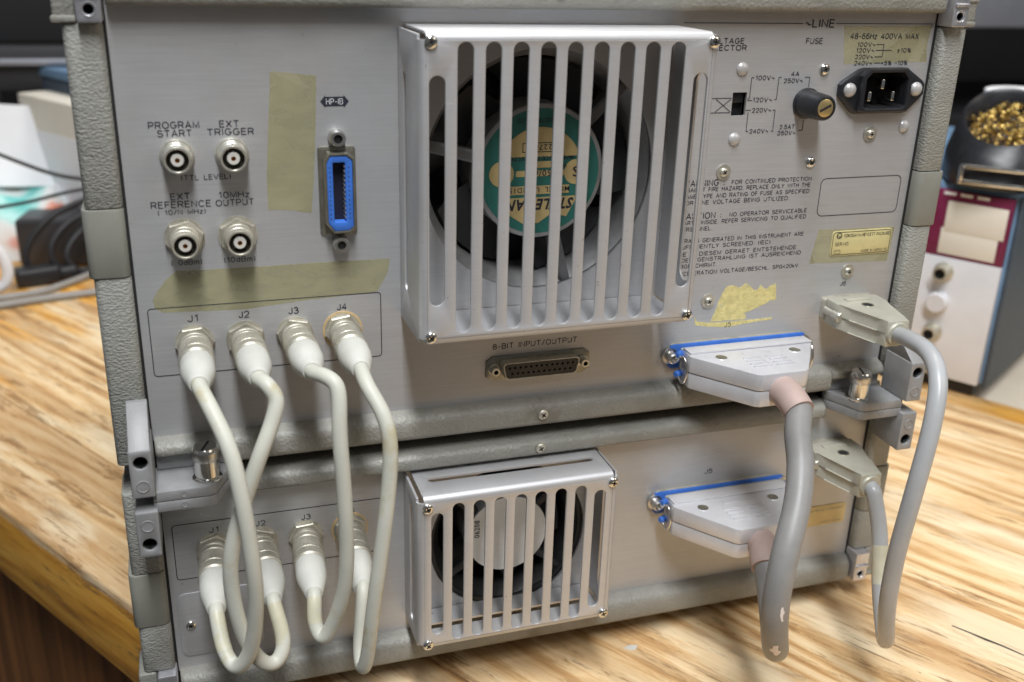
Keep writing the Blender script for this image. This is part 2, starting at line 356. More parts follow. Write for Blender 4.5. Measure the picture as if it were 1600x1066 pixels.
# print on the panels
_dg = None
def add_text(bm, s, x, z, wd, h, align='C', y=-0.12, flip=False, mp=None, bold=0.012, shear=0.0):
    """text of cap height h scaled to width wd; x is the centre, left or right end; z the middle of the capitals"""
    c = bpy.data.curves.new('t', 'FONT'); c.body = s; c.resolution_u = 2; c.space_character = 1.12; c.offset = bold; c.shear = shear
    o = bpy.data.objects.new('t', c); COL.objects.link(o); bpy.context.view_layer.update()
    me = bpy.data.meshes.new_from_object(o.evaluated_get(bpy.context.evaluated_depsgraph_get()))
    bpy.data.objects.remove(o); bpy.data.curves.remove(c)
    xs = [v.co.x for v in me.vertices]; lo, hi = min(xs), max(xs); CAP = 0.729
    sx = wd/(hi-lo); x0 = x-wd/2 if align == 'C' else (x if align == 'L' else x-wd)
    t = bmesh.new(); t.from_mesh(me); bpy.data.meshes.remove(me)
    base = len(bm.verts); nv = []
    for v in t.verts:
        px, pz = x0+(v.co.x-lo)*sx, z+(v.co.y/CAP-0.5)*h
        if flip: px, pz = 2*x-px, 2*z-pz
        nv.append(bm.verts.new(mp(px, pz) if mp else (px, y, pz)))
    t.verts.index_update()
    for f in t.faces:
        try: bm.faces.new([nv[v.index] for v in f.verts])
        except ValueError: pass
    t.free()
def add_line(bm, pts, wd=0.35, y=-0.12, closed=False):
    P = [Vector((p[0], p[1])) for p in pts]; n = len(P); idx = range(n if closed else n-1)
    L_, R_ = [], []
    for i in range(n):
        a = P[i-1] if (i > 0 or closed) else None; b = P[(i+1) % n] if (i < n-1 or closed) else None
        d1 = (P[i]-a).normalized() if a is not None else None; d2 = (b-P[i]).normalized() if b is not None else None
        d1 = d1 or d2; d2 = d2 or d1
        h = Vector((-(d1.y+d2.y), d1.x+d2.x)); h = h/max(0.4, h.length_squared/2)*wd/2
        L_.append(bm.verts.new((P[i].x+h.x, y, P[i].y+h.y))); R_.append(bm.verts.new((P[i].x-h.x, y, P[i].y-h.y)))
    for i in idx:
        j = (i+1) % n; bm.faces.new((L_[i], L_[j], R_[j], R_[i]))
def _arc(cx, cy, rx, ry, t0, t1, n=10): return [(cx+rx*math.cos(math.radians(t0+(t1-t0)*i/n)), cy+ry*math.sin(math.radians(t0+(t1-t0)*i/n))) for i in range(n+1)]
GL = {
 'A': (.9, [[(0, 0), (.45, 1), (.9, 0)], [(.15, .34), (.75, .34)]]), 'B': (.76, [[(0, 0), (0, 1), (.48, 1)]+_arc(.48, .77, .24, .23, 90, -90)+[(0, .54)], [(.48, .54)]+_arc(.48, .27, .28, .27, 90, -90)+[(0, 0)]]),
 'C': (.86, [_arc(.45, .5, .45, .5, 40, 320, 18)]), 'D': (.84, [[(0, 0), (0, 1), (.38, 1)]+_arc(.38, .5, .46, .5, 90, -90, 14)+[(0, 0)]]),
 'E': (.68, [[(.68, 1), (0, 1), (0, 0), (.68, 0)], [(0, .53), (.6, .53)]]), 'F': (.66, [[(.66, 1), (0, 1), (0, 0)], [(0, .52), (.58, .52)]]),
 'G': (.9, [_arc(.45, .5, .45, .5, 40, 345, 18)+[(.9, .46), (.5, .46)]]), 'H': (.78, [[(0, 0), (0, 1)], [(.78, 0), (.78, 1)], [(0, .53), (.78, .53)]]), 'I': (.06, [[(.03, 0), (.03, 1)]]),
 'J': (.54, [[(.54, 1), (.54, .28)]+_arc(.27, .27, .27, .27, 0, -180)]), 'K': (.78, [[(0, 0), (0, 1)], [(.74, 1), (0, .36)], [(.27, .6), (.78, 0)]]), 'L': (.62, [[(0, 1), (0, 0), (.62, 0)]]),
 'M': (.92, [[(0, 0), (0, 1), (.46, .1), (.92, 1), (.92, 0)]]), 'N': (.78, [[(0, 0), (0, 1), (.78, 0), (.78, 1)]]), 'O': (.96, [_arc(.48, .5, .48, .5, 0, 360, 24)]),
 'P': (.74, [[(0, 0), (0, 1), (.47, 1)]+_arc(.47, .73, .27, .27, 90, -90)+[(0, .46)]]), 'Q': (.96, [_arc(.48, .5, .48, .5, 0, 360, 24), [(.6, .25), (.92, -.06)]]),
 'R': (.78, [[(0, 0), (0, 1), (.5, 1)]+_arc(.5, .74, .26, .26, 90, -90)+[(0, .48)], [(.46, .48), (.78, 0)]]),
 'S': (.78, [_arc(.39, .755, .35, .245, 20, 270, 12)+_arc(.39, .255, .39, .255, 90, -160, 12)]), 'T': (.8, [[(0, 1), (.8, 1)], [(.4, 1), (.4, 0)]]),
 'U': (.78, [[(0, 1), (0, .36)]+_arc(.39, .37, .39, .37, 180, 360, 12)+[(.78, 1)]]), 'V': (.86, [[(0, 1), (.43, 0), (.86, 1)]]), 'W': (1.16, [[(0, 1), (.29, 0), (.58, .95), (.87, 0), (1.16, 1)]]),
 'X': (.8, [[(0, 0), (.8, 1)], [(0, 1), (.8, 0)]]), 'Y': (.84, [[(0, 1), (.42, .48), (.84, 1)], [(.42, .48), (.42, 0)]]), 'Z': (.76, [[(0, 1), (.76, 1), (0, 0), (.76, 0)]]),
 '0': (.74, [_arc(.37, .5, .37, .5, 0, 360, 20)]), '1': (.34, [[(0, .76), (.28, 1), (.28, 0)]]), '2': (.7, [_arc(.35, .68, .35, .32, 170, -35, 10)+[(0, 0), (.7, 0)]]),
 '3': (.7, [_arc(.33, .76, .31, .24, 160, -90, 10)+_arc(.33, .27, .36, .27, 90, -165, 12)]), '4': (.78, [[(.56, 0), (.56, 1), (0, .3), (.78, .3)]]),
 '5': (.72, [[(.66, 1), (.12, 1), (.04, .52)]+_arc(.35, .33, .37, .33, 125, -160, 12)]), '6': (.72, [_arc(.36, .32, .36, .32, 0, 360, 16), [(.01, .36), (.06, .7)]+_arc(.38, .72, .31, .28, 165, 30, 6)]),
 '7': (.7, [[(0, 1), (.7, 1), (.25, 0)]]), '8': (.72, [_arc(.36, .76, .31, .24, 0, 360, 14), _arc(.36, .27, .36, .27, 0, 360, 16)]), '9': (.72, [_arc(.36, .68, .36, .32, 0, 360, 16), [(.71, .64), (.66, .3)]+_arc(.34, .28, .31, .28, -15, -150, 6)]),
 '.': (.1, [[(0, .05), (.14, .05)]]), ',': (.1, [[(.1, .1), (.02, -.16)]]), ':': (.1, [[(0, .1), (.14, .1)], [(0, .6), (.14, .6)]]), '(': (.22, [_arc(.5, .45, .5, .68, 130, 230, 8)]), ')': (.22, [_arc(-.28, .45, .5, .68, 50, -50, 8)]),
 '/': (.5, [[(0, -.05), (.5, 1.05)]]), '-': (.46, [[(0, .44), (.46, .44)]]), '~': (.7, [_arc(.175, .42, .175, .14, 180, 0, 6)+_arc(.525, .42, .175, .14, 180, 360, 6)]), '+': (.6, [[(0, .45), (.6, .45)], [(.3, .15), (.3, .75)]]),
 '\u00b1': (.6, [[(0, .55), (.6, .55)], [(.3, .28), (.3, .85)], [(0, .08), (.6, .08)]]), '%': (.9, [[(.12, 0), (.78, 1)], _arc(.2, .78, .2, .22, 0, 360, 12), _arc(.7, .22, .2, .22, 0, 360, 12)]), '<': (.6, [[(.6, .85), (0, .45), (.6, .05)]]),
 'd': (.62, [[(.6, 1), (.6, 0)], _arc(.3, .33, .3, .33, 0, 360, 14)]), 'm': (.9, [[(0, 0), (0, .68)], [(0, .45)]+_arc(.22, .46, .22, .22, 160, 0, 6)+[(.44, 0)], [(.44, .45)]+_arc(.67, .46, .22, .22, 160, 0, 6)+[(.89, 0)]]),
 'z': (.54, [[(0, .66), (.54, .66), (0, 0), (.54, 0)]]), 'k': (.54, [[(0, 0), (0, 1)], [(.5, .66), (0, .25)], [(.2, .42), (.54, 0)]]), 'h': (.56, [[(0, 0), (0, 1)], [(0, .4)]+_arc(.28, .42, .28, .26, 160, 0, 6)+[(.56, 0)]]),
 'p': (.6, [[(0, .66), (0, -.3)], _arc(.3, .33, .3, .33, 0, 360, 14)]), ' ': (.5, [])}
def add_stroke(bm, s, x, z, wd, h, align='C', y=-0.12, weight=0.165):
    """single-stroke engraved lettering, fitted to width wd"""
    SP = 0.34; tot = sum(GL[c][0] for c in s)+SP*(len(s)-1); k = wd/tot; cx = x-wd/2 if align == 'C' else (x if align == 'L' else x-wd)
    for c in s:
        g_w, strokes = GL[c]
        for st in strokes:
            cl = len(st) > 6 and abs(st[0][0]-st[-1][0]) < 1e-6 and abs(st[0][1]-st[-1][1]) < 1e-6
            pts = [(cx+px*k, z+(py-0.5)*h) for px, py in (st[:-1] if cl else st)]
            q = [pts[0]]+[b for a, b in zip(pts, pts[1:]) if (a[0]-b[0])**2+(a[1]-b[1])**2 > 1e-8]
            if len(q) > 1: add_line(bm, q, weight*h, y, cl)
        cx += (g_w+SP)*k
def legend(name, parent, items, m='print', y=-0.12):
    bm = bmesh.new()
    for it in items:
        if it[0] == 'T': add_stroke(bm, *it[1:], y=y)
        elif it[0] == 'W': add_stroke(bm, *it[1:], y=y, weight=0.10)
        elif it[0] == 'L': add_line(bm, it[1], it[2] if len(it) > 2 else 0.35, y, it[3] if len(it) > 3 else False)
    return finish(name, bm, m, parent, 0)
def screw(parent, x, y, z, r=3.0, m='nickel', d=(0, -1, 0), rot=0.3, washer=0, name='screw', cross=True):
    """pan head with flat near-black bars painted for the shaded cross recess"""
    dd, a, b = frame_axes(d); bm = bmesh.new(); base = Vector((x, y, z)); t0 = 0
    if washer:
        add_lathe(bm, base, d, [(0, washer, 0), (0.7, washer, 0), (0.7, r*0.6, 0)], 24); t0 = 0.7
    h = r*0.62
    add_lathe(bm, base, d, [(t0, r), (t0+h*0.55, r*0.98), (t0+h*0.85, r*0.8), (t0+h, r*0.5), (t0+h, r*0.46), (t0+h-0.05, r*0.42)], 24)
    if cross:
        for k in range(2):
            th = rot+k*math.pi/2; u = a*math.cos(th)+b*math.sin(th); v = dd.cross(u); c0 = base+dd*(t0+h+0.04)
            q = [bm.verts.new(c0+u*s*r*0.52+v*tt*r*0.13) for s, tt in ((-1, -1), (1, -1), (1, 1), (-1, 1))]
            f = bm.faces.new(q); f.material_index = 1
    return finish(name, bm, [m, 'groove'], parent, 40)

# ------------------------------------------------------------------ the setting: dark backdrop, workbench, side bench
TA = math.radians(-58.0)
def tw(s, n): return (math.cos(TA)*s+math.sin(-TA)*n, math.sin(TA)*s+math.cos(TA)*n)   # bench coordinates (mm) -> world
wl = box('dark_backdrop', 'near_black', None, -1600, 2900, 1900, 1950, -700, 1500); wl['kind'] = 'structure'  # near-black sheet standing in for the dark shelf void behind
fl_ = box('floor', 'floor_dark', None, -2500, 3000, -2500, 1899, -760, -720); fl_['kind'] = 'structure'  # unseen floor, added dark to block world light from below
tb = thing('workbench', 'worn wooden workbench top with bare pale patches and varnished edges', 'workbench', (0, 0, 0), TA)
bw = (711-32)/8
for i in range(8):
    box('board', 'wood', tb, -1500, 800, 32+i*bw, 32+(i+1)*bw, -94, -30, 3.0 if i in (0, 7) else 0.25, 3)
box('drawer_front', 'dark_wood', tb, -1450, 640, 66, 690, -719, -95, 2)
inv = lambda x, y: (math.cos(TA)*x+math.sin(TA)*y, -math.sin(TA)*x+math.cos(TA)*y)
def bench_mark(nm, m, pts, zt):
    bm = bmesh.new(); add_prism(bm, [inv(*p) for p in pts], -30.0, zt); finish(nm, bm, m, tb, 0)
rn = random.Random(11)
for cx, cy, rr in ((243.5, -13.5, 4.0),):
    bench_mark('dried_glue', 'ptfe', [(cx+rr*math.cos(a)*rn.uniform(0.6, 1.2), cy+0.6*rr*math.sin(a)*rn.uniform(0.6, 1.2)) for a in [2*math.pi*i/18 for i in range(18)]], -29.85)
bench_mark('gouge', 'black_rubber', [(437.0, -48.0), (443, -57.5), (447, -65), (452, -71.5), (459, -83.5), (459.8, -83.0), (453.4, -71.0), (448.8, -64.0), (444.2, -57.0), (438.0, -47.6)], -29.9)
sb = thing('side_table', 'cream coloured low table standing against the far side of the workbench', 'table', (0, 0, 0), TA)
box('table_top', 'bench_cream', sb, -1500, 800, 716, 1500, -62, -32, 3)
for s_ in (-1400, 700):
    for n_ in (760, 1450): box('leg', 'shelf_grey', sb, s_-25, s_+25, n_-25, n_+25, -719.5, -62.5, 2)

# ------------------------------------------------------------------ instruments
PW = 390.7
def seg_column(parent, side, z0, z1, m, name, out=16.0, yf=-6.0, r=3.0, chl=0):
    """vertical corner strip segment of the case frame"""
    if side < 0: xa, xb = -out, -1.2
    else: xa, xb = PW+1.2, PW+out
    bm = bmesh.new(); add_box(bm, xa, xb, yf, 16, z0, z1, 0)
    es = [e for e in bm.edges if abs(e.verts[0].co.z-e.verts[1].co.z) > 1 and max(e.verts[0].co.y, e.verts[1].co.y) < yf+0.1]
    bmesh.ops.bevel(bm, geom=es, offset=r, segments=5, profile=0.5, affect='EDGES')
    es = [e for e in bm.edges if abs(e.verts[0].co.z-e.verts[1].co.z) < 0.01 and min(e.verts[0].co.y, e.verts[1].co.y) < 10]
    bmesh.ops.bevel(bm, geom=es, offset=0.5, segments=2, profile=0.5, affect='EDGES')
    return finish(name, bm, m, parent, 40)
def bar(parent, z0, z1, name='frame_bar', x0=0.6, x1=PW-0.6, ends=True):
    """horizontal frame bar: leans out from the panel, rounded, then a flat front"""
    prof = [(1, z1), (-3.0, z1-0.5), (-6.0, z1-1.5), (-7.6, z1-3.2), (-8.3, z1-5.4), (-8.4, z0+3), (-8.0, z0+1.2), (-6.8, z0+0.2), (-5, z0), (12, z0), (12, z1)]
    if z1-z0 < 12: prof = [(1, z1), (-3.0, z1-0.4), (-6.0, z1-1.3), (-7.6, z1-2.6), (-8.3, z1-4.0), (-8.4, z0+2), (-8.0, z0+0.8), (-6.8, z0+0.2), (-5, z0), (12, z0), (12, z1)]
    bm = bmesh.new(); n = len(prof)
    el = 1.8 if ends in (True, -1) else 0.0; er = 1.8 if ends in (True, 1) else 0.0
    def ring(x, dy): return [bm.verts.new((x, min(12, y+(dy if y < 1 else 0)), z)) for y, z in prof]
    rings = [ring(x0, el), ring(x0+0.6, el*0.3), ring(x0+2.2, 0), ring(x1-2.2, 0), ring(x1-0.6, er*0.3), ring(x1, er)]
    for p, q in zip(rings, rings[1:]):
        for i in range(n): bm.faces.new((p[i], p[(i+1) % n], q[(i+1) % n], q[i]))
    bm.faces.new(rings[0]); bm.faces.new(rings[-1])
    return finish(name, bm, 'frame_paint', parent, 50)
def corner(parent, side, z0, z1, name='corner_block', hole=True, top=True):
    """die-cast corner with a threaded hole, paint lip on the outside"""
    s = side; X = lambda v: v if s < 0 else PW-v
    bm = bmesh.new(); xs = sorted((X(-9.8), X(-0.6))); zc = z0+5.0
    add_plate(bm, rrect(xs[0], xs[1], z0, z1, 1.0, 3), [circ(X(-5.2), zc, 1.9, 20)] if hole else [], -11, 10, 0.6)
    o = finish(name, bm, 'corner_metal', parent)
    if hole:
        lathe('threaded_hole', ['corner_metal', 'groove'], o, (X(-5.2), -11.0, zc), (0, 1, 0), [(0.1, 3.1), (-0.25, 2.9), (-0.25, 2.6), (0.9, 1.95), (1.0, 1.9, 1), (8, 1.88, 1), (8, 0.02, 1)], 20, closed_end=False)
        bm = bmesh.new(); add_box(bm, xs[0]+0.4, xs[1]-0.4, -12.2, -10.5, z0+9.6, z0+11.4, 0.6); finish('rib', bm, 'corner_metal', o)
    xs = sorted((X(-18.6), X(-10.2)))
    bm = bmesh.new(); add_box(bm, xs[0], xs[1], -6.5, 14, z0+0.5, z1, 1.2, 3)
    add_box(bm, xs[0]-0.8, xs[1]+0.1, -7.4, 14, z0-0.2, z0+2.6, 1.0, 2)
    if top: add_box(bm, xs[0]-0.8, xs[1]+0.1, -7.4, 14, z0+11.5, z0+13.5, 0.8, 2)
    finish('corner_cap', bm, 'frame_paint', o)
    return o
def rear_foot(parent, side, zlo, zhi, cham_top, hole_z, disc_z, wing):
    """die-cast rear stand-off foot with a wing that the thumbscrew clamps"""
    X = lambda v: v if side < 0 else PW-v
    bm = bmesh.new(); xs = sorted((X(-9.6), X(0.0))); zf = zhi-14.5 if cham_top else zhi
    add_plate(bm, rrect(xs[0], xs[1], zlo, zf, 0.8, 3), [circ(X(-4.8), hole_z, 3.0, 28)], -28, -6.2, 0.7)
    if cham_top:
        prof = [(-6.2, zf-0.3), (-27.6, zf-0.3), (-27.3, zf+0.2), (-9.2, zhi-0.2), (-8.4, zhi), (-6.2, zhi)]; n = len(prof)
        a = [bm.verts.new((xs[0]+0.35, y, z)) for y, z in prof]; b = [bm.verts.new((xs[1]-0.35, y, z)) for y, z in prof]
        fs = [bm.faces.new(a), bm.faces.new(b)]+[bm.faces.new((a[i], a[(i+1) % n], b[(i+1) % n], b[i])) for i in range(n)]
        bmesh.ops.bevel(bm, geom=[e for e in {e for f in fs for e in f.edges} if abs(e.verts[0].co.x-e.verts[1].co.x) < 0.1], offset=0.5, segments=2, profile=0.5, affect='EDGES')
    o = finish('rear_foot', bm, 'casting', parent, 40)
    lathe('foot_hole', ['casting', 'groove'], o, (X(-4.8), -28.0, hole_z), (0, 1, 0), [(1.2, 3.0, 1), (14, 2.9, 1), (14, 0.02, 1)], 24, closed_end=False)
    lathe('foot_plug', 'casting', o, (X(-4.8), -28.0, disc_z), (0, -1, 0), [(-0.1, 2.9), (0.28, 2.8), (0.35, 2.6), (0.08, 2.45), (0.08, 0.1)], 24)
    z0, z1 = wing
    bm = bmesh.new(); pts = [(X(-1.5), -24.2), (X(22.5), -24.2), (X(25.5), -22.6), (X(34.5), -3), (X(34.5), -0.2), (X(-1.5), -0.2)]
    add_prism(bm, pts, z0, z1, 0.5)
    wg = finish('clamp_wing', bm, 'casting', o)
    for px in (8.5,): lathe('ejector_mark', 'casting', wg, (X(px+3), -24.15, (z0+z1)/2+0.2), (0, -1, 0), [(-0.1, 1.5), (0.2, 1.45), (0.25, 1.25), (0.02, 1.15), (0.02, 0.05)], 20)
    return o
def thumbscrew(parent, x, y, z):
    bm = bmesh.new()
    add_lathe(bm, (x, y, z), (0, 0, 1), [(0, 6.5, 0), (0.8, 6.6, 0), (1.4, 5.8, 0), (1.5, 5.3, 0), (9.2, 5.3, 0), (9.6, 5.4, 0)], 40)
    add_lathe(bm, (x, y, z+9.6), (0, 0, 1), [(0, 5.6, 1, 1), (0.4, 6.0, 1, 1), (4.6, 6.0, 1, 1), (5.4, 5.6, 0, 0), (6.2, 5.0, 0, 0)], 72, flute=0.035)
    o = finish('thumbscrew', bm, ['chrome', 'knurl'], parent, 50)
    bm = bmesh.new(); th = math.radians(70); u = Vector((math.cos(th), math.sin(th), 0)); v = Vector((-u.y, u.x, 0)); c = Vector((x, y, z+15.84))
    f = bm.faces.new([bm.verts.new(c+u*a*4.7+v*b*0.55) for a, b in ((-1, -1), (1, -1), (1, 1), (-1, 1))]); finish('slot', bm, 'groove', o, 0)  # flat near-black quad painted for the shade of a slot
    return o
def hexnut(bm, base, d, r, t, rot=0.0, mi=0):
    base = Vector(base); d, a, b = frame_axes(d)
    def ring(t_, r_): return [bm.verts.new(base+d*t_+(a*math.cos(rot+k*math.pi/3)+b*math.sin(rot+k*math.pi/3))*r_) for k in range(6)]
    R_ = [ring(0, r), ring(t-0.5, r), ring(t, r*0.94)]
    for p, q in zip(R_, R_[1:]):
        for i in range(6): f = bm.faces.new((p[i], p[(i+1) % 6], q[(i+1) % 6], q[i])); f.material_index = mi
    bm.faces.new(R_[0]); bm.faces.new(R_[-1])
def bnc_jack(parent, x, z, nut, rot=0.2):
    """open bayonet socket: nut or washer, sleeve with lugs, bore, insulator, contact"""
    bm = bmesh.new(); d = (0, -1, 0); h = 0
    if nut:
        add_lathe(bm, (x, 0, z), d, [(0, 8.4, 0), (0.7, 8.4, 0), (0.75, 5, 0)], 32); hexnut(bm, (x, -0.7, z), d, 8.3, 2.6, rot); h = 3.3
    else:
        add_lathe(bm, (x, 0, z), d, [(0, 7.0, 0), (1.1, 7.0, 0), (1.9, 6.5, 0), (2.0, 5, 0)], 32); h = 2.0
    ext = h+(11.5 if nut else 10.0)
    add_lathe(bm, (x, 0, z), d, [(0, 6.2), (h+2.4, 6.2), (h+2.7, 5.8), (h+3.2, 5.8), (h+3.5, 6.1), (ext-4.5, 6.0), (ext-4.2, 5.6), (ext-0.5, 5.6), (ext, 5.3), (ext, 4.75), (ext-0.3, 4.5), (ext-0.3, 4.45, 1), (ext-5, 4.3, 1), (ext-5, 0.1, 1)], 36, closed_end=False)
    for s in (-1, 1): add_lathe(bm, (x, -(ext-2.2), z+s*4.6), (0, 0, s), [(0, 0.9), (1.3, 0.85), (1.4, 0.5)], 10)
    o = finish('coaxial_socket', bm, ['nickel_dull' if nut else 'nickel', 'bore'], parent, 40)
    lathe('insulator', ['ptfe', 'gold_pin'], o, (x, -(ext-7), z), d, [(0, 2.65), (5.6, 2.65), (5.9, 2.4), (5.9, 1.0), (5.6, 0.9, 1), (3.0, 0.9, 1), (3.0, 0.05, 1)], 24)
    return o
def coax_jack(parent, x, z, rot, ring=None):
    bm = bmesh.new()
    add_lathe(bm, (x, 0, z), (0, -1, 0), [(0, 8.4), (0.7, 8.4), (0.75, 5)], 32); hexnut(bm, (x, -0.7, z), (0, -1, 0), 8.6, 2.8, rot)
    add_lathe(bm, (x, 0, z), (0, -1, 0), [(0, 5.6), (12, 5.6)], 24)
    o = finish('coaxial_socket', bm, 'nickel_dull', parent, 35)
    if ring: lathe('paint_ring', 'orange_ring', o, (x, 0, z), (0, -1, 0), [(0, 9.3), (0.45, 9.2), (0.5, 6)], 36, closed_end=False)
    return o
def fan_cover(parent, x0, x1, z0, z1, depth, slots, swd, side_slot, top_slot, screws):
    r = 3.2; t = 1.2; bm = bmesh.new()
    add_plate(bm, rrect(x0+r, x1-r, z0+r, z1-r, 0.05, 1), [stad(cx, a, b, swd) for cx, a, b in slots], -depth, -depth+t, 0.35)
    def bend(fix, along, horiz):
        """quarter-round bend strip of the sheet: fix = +1/-1 side"""
        K = 7; lo, hi = along; prof = []
        for i in range(K+1):
            th = i/K*math.pi/2; prof.append((math.sin(th), 1-math.cos(th)))
        rows = []
        for (sn, cs) in prof:
            row = []
            for rad in (r, r-t):
                off = sn*rad; dep = -depth+r-rad*(1-cs) if False else -depth+(r-rad*math.cos(math.asin(min(1, sn))))
                for L_ in (lo, hi):
                    if horiz: c = (x1-r+off) if fix > 0 else (x0+r-off); row.append(bm.verts.new((c, dep, L_)))
                    else: c = (z1-r+off) if fix > 0 else (z0+r-off); row.append(bm.verts.new((L_, dep, c)))
            rows.append(row)
        for p, q in zip(rows, rows[1:]):
            bm.faces.new((p[0], p[1], q[1], q[0])); bm.faces.new((p[2], p[3], q[3], q[2]))
            bm.faces.new((p[0], p[2], q[2], q[0])); bm.faces.new((p[1], p[3], q[3], q[1]))
    g = 0.6
    bend(1, (z0+r, z1-r), True); bend(-1, (z0+r, z1-r), True); bend(1, (x0+r, x1-r), False); bend(-1, (x0+r, x1-r), False)
    yb = -0.6
    def flange(fix, horiz, sl):
        if horiz:
            X = (x1, x1-t) if fix > 0 else (x0, x0+t)
            mp = lambda u, v, d: (d, u, v)
            hs = [rrect(-depth+sl[2], -depth+sl[3], sl[0], sl[1], (sl[3]-sl[2])/2-0.01, 5)] if sl else []
            add_plate(bm, rrect(-depth+r, yb, z0+r*0.4, z1-r*0.4, 0.05, 1), hs, X[0], X[1], 0.2, mp)
        else:
            Z = (z1, z1-t) if fix > 0 else (z0, z0+t)
            mp = lambda u, v, d: (u, v, d)
            hs = [rrect(sl[0], sl[1], -depth+sl[2], -depth+sl[3], (sl[3]-sl[2])/2-0.01, 5)] if sl else []
            add_plate(bm, rrect(x0+r*0.9, x1-r*0.9, -depth+r, yb, 0.05, 1), hs, Z[0], Z[1], 0.2, mp)
    flange(-1, True, side_slot); flange(1, True, (side_slot[0], side_slot[1], 5.0, 16.0)); flange(1, False, top_slot); flange(-1, False, top_slot)
    o = finish('fan_cover', bm, 'cover', parent, 35)
    for k, (sx, sz) in enumerate(screws): screw(o, sx, -depth, sz, 2.7, 'chrome', rot=0.4+k)
    return o
def fan(parent, cx, cz, R_, hub_r, nstrut, strut_ang, frame_half, hole_half, label, y0, strut_w, fm='fan_body', sm='hub_metal'):
    f = bpy.data.objects.new('fan', None); COL.objects.link(f); f.parent = parent; f.location = (cx*MM, 0, cz*MM)
    plate('fan_frame', fm, f, rrect(-frame_half, frame_half, -frame_half, frame_half, 4), [circ(0, 0, R_-4, 64)], y0+1.0, y0+4, 0.5)
    bm = bmesh.new(); add_lathe(bm, (0, y0+1.2, 0), (0, 1, 0), [(0, R_), (0, R_-2.8), (0.8, R_-3.4), (7, R_-8.2), (12, R_-9), (30, R_-9.2), (30, R_)], 64, closed_end=False); finish('shroud', bm, sm, f, 50)  # upper fan's lighter metal stands for light on the inner bevel
    lathe('motor_hub', 'hub_metal', f, (0, y0+1, 0), (0, 1, 0), [(0, hub_r-1.4), (0.4, hub_r-0.5), (1.4, hub_r), (30, hub_r)], 48)
    for k in range(nstrut):
        a = strut_ang[k]; u = Vector((math.cos(a), 0, math.sin(a))); v = Vector((-u.z, 0, u.x)); bm = bmesh.new()
        pr = [(-strut_w, 0.8), (-strut_w*0.6, 0), (strut_w*0.6, 0), (strut_w, 0.8), (strut_w, 7), (-strut_w, 7)]
        A = [bm.verts.new(u*(hub_r-2)+v*(p*1.15)+Vector((0, y0+2+q, 0))) for p, q in pr]; B = [bm.verts.new(u*(R_-2)+v*p+Vector((0, y0+2+q, 0))) for p, q in pr]
        for i in range(6): bm.faces.new((A[i], A[(i+1) % 6], B[(i+1) % 6], B[i]))
        bm.faces.new(A); bm.faces.new(B); finish('strut', bm, fm, f, 20)
    for k in range(5):
        bm = bmesh.new(); rows = []
        for i in range(7):
            rad = hub_r*0.9+(R_-10.5-hub_r*0.9)*i/6; row = []
            for j in range(6):
                th = 2*math.pi*k/5+0.25*i/6+(j/5-0.5)*1.0; row.append(bm.verts.new((rad*math.cos(th), y0+11+j/5*13, rad*math.sin(th))))
            rows.append(row)
        for p, q in zip(rows, rows[1:]):
            for j in range(5): bm.faces.new((p[j], p[j+1], q[j+1], q[j]))
        fc = bm.faces[:]; r2 = bmesh.ops.extrude_face_region(bm, geom=fc)
        bmesh.ops.translate(bm, verts=[v for v in r2['geom'] if isinstance(v, bmesh.types.BMVert)], vec=(0, 1.4, 0))
        finish('blade', bm, 'fan_dark', f, 40)
    lathe('back_guard', 'dark_inside', f, (0, y0+33, 0), (0, 1, 0), [(0, R_), (2, R_)], 48)
    for sx in (-1, 1):
        for sz in (-1, 1): lathe('fan_screw', ['chrome', 'groove'], f, (sx*hole_half, y0+1.0, sz*hole_half), (0, -1, 0), [(0, 4.2), (0.5, 4.2), (0.6, 3.0), (1.8, 2.9), (2.0, 2.5), (1.2, 1.6, 1), (1.2, 0.05, 1)], 24)
    return f

def make_instrument(upper):
    if upper:
        o = thing('rack_instrument', 'tall grey instrument with large fan cover and mains inlet, stacked on the shorter one', 'instrument', (0, 0, 0)); zb, zt = 129.0, 316.0
    else:
        o = thing('rack_instrument', 'short grey instrument with small fan cover, standing on the bench under the taller one', 'instrument', (0, 0, 0)); zb, zt = 0.0, 100.0
    return o, zb, zt

# ---- upper
up, zb, zt = make_instrument(True)
plate('case', 'case_grey', up, rrect(-15, PW+15, zb-14, zt+14, 1.5, 2), [rrect(-12, PW+12, zb-11, zt+11, 1, 1)], 12.2, 420, 0)
plate('front_face', 'case_grey', up, rrect(-14.5, PW+14.5, zb-13.5, zt+13.5, 1.5, 2), [], 420.2, 426, 0)
plate('rear_panel', 'panel', up, rrect(0, PW, zb-2, zt+2, 0.5, 1), [circ(182.5, 243, 56.5, 64), rrect(279.6, 287.4, 267.2, 278.4, 0.3, 1), poly([(350.3, 288.5), (376.3, 288.5), (379.3, 285), (379.3, 269.5), (347.3, 269.5), (347.3, 285)])], 0, 1.5, 0)
bar(up, 115.4, 129.0, x0=35.4, x1=PW-35.4, ends=False); bar(up, 121.6, 129.0, x0=0.6, x1=35.3, ends=-1); bar(up, 121.6, 129.0, x0=PW-35.3, x1=PW-0.6, ends=1); bar(up, 316.0, 331.0)
for xa in (0.6, PW-35.0): box('foot_backplate', 'casting', up, xa, xa+34.4, -3.4, -0.2, 113.8, 121.4, 0.3)
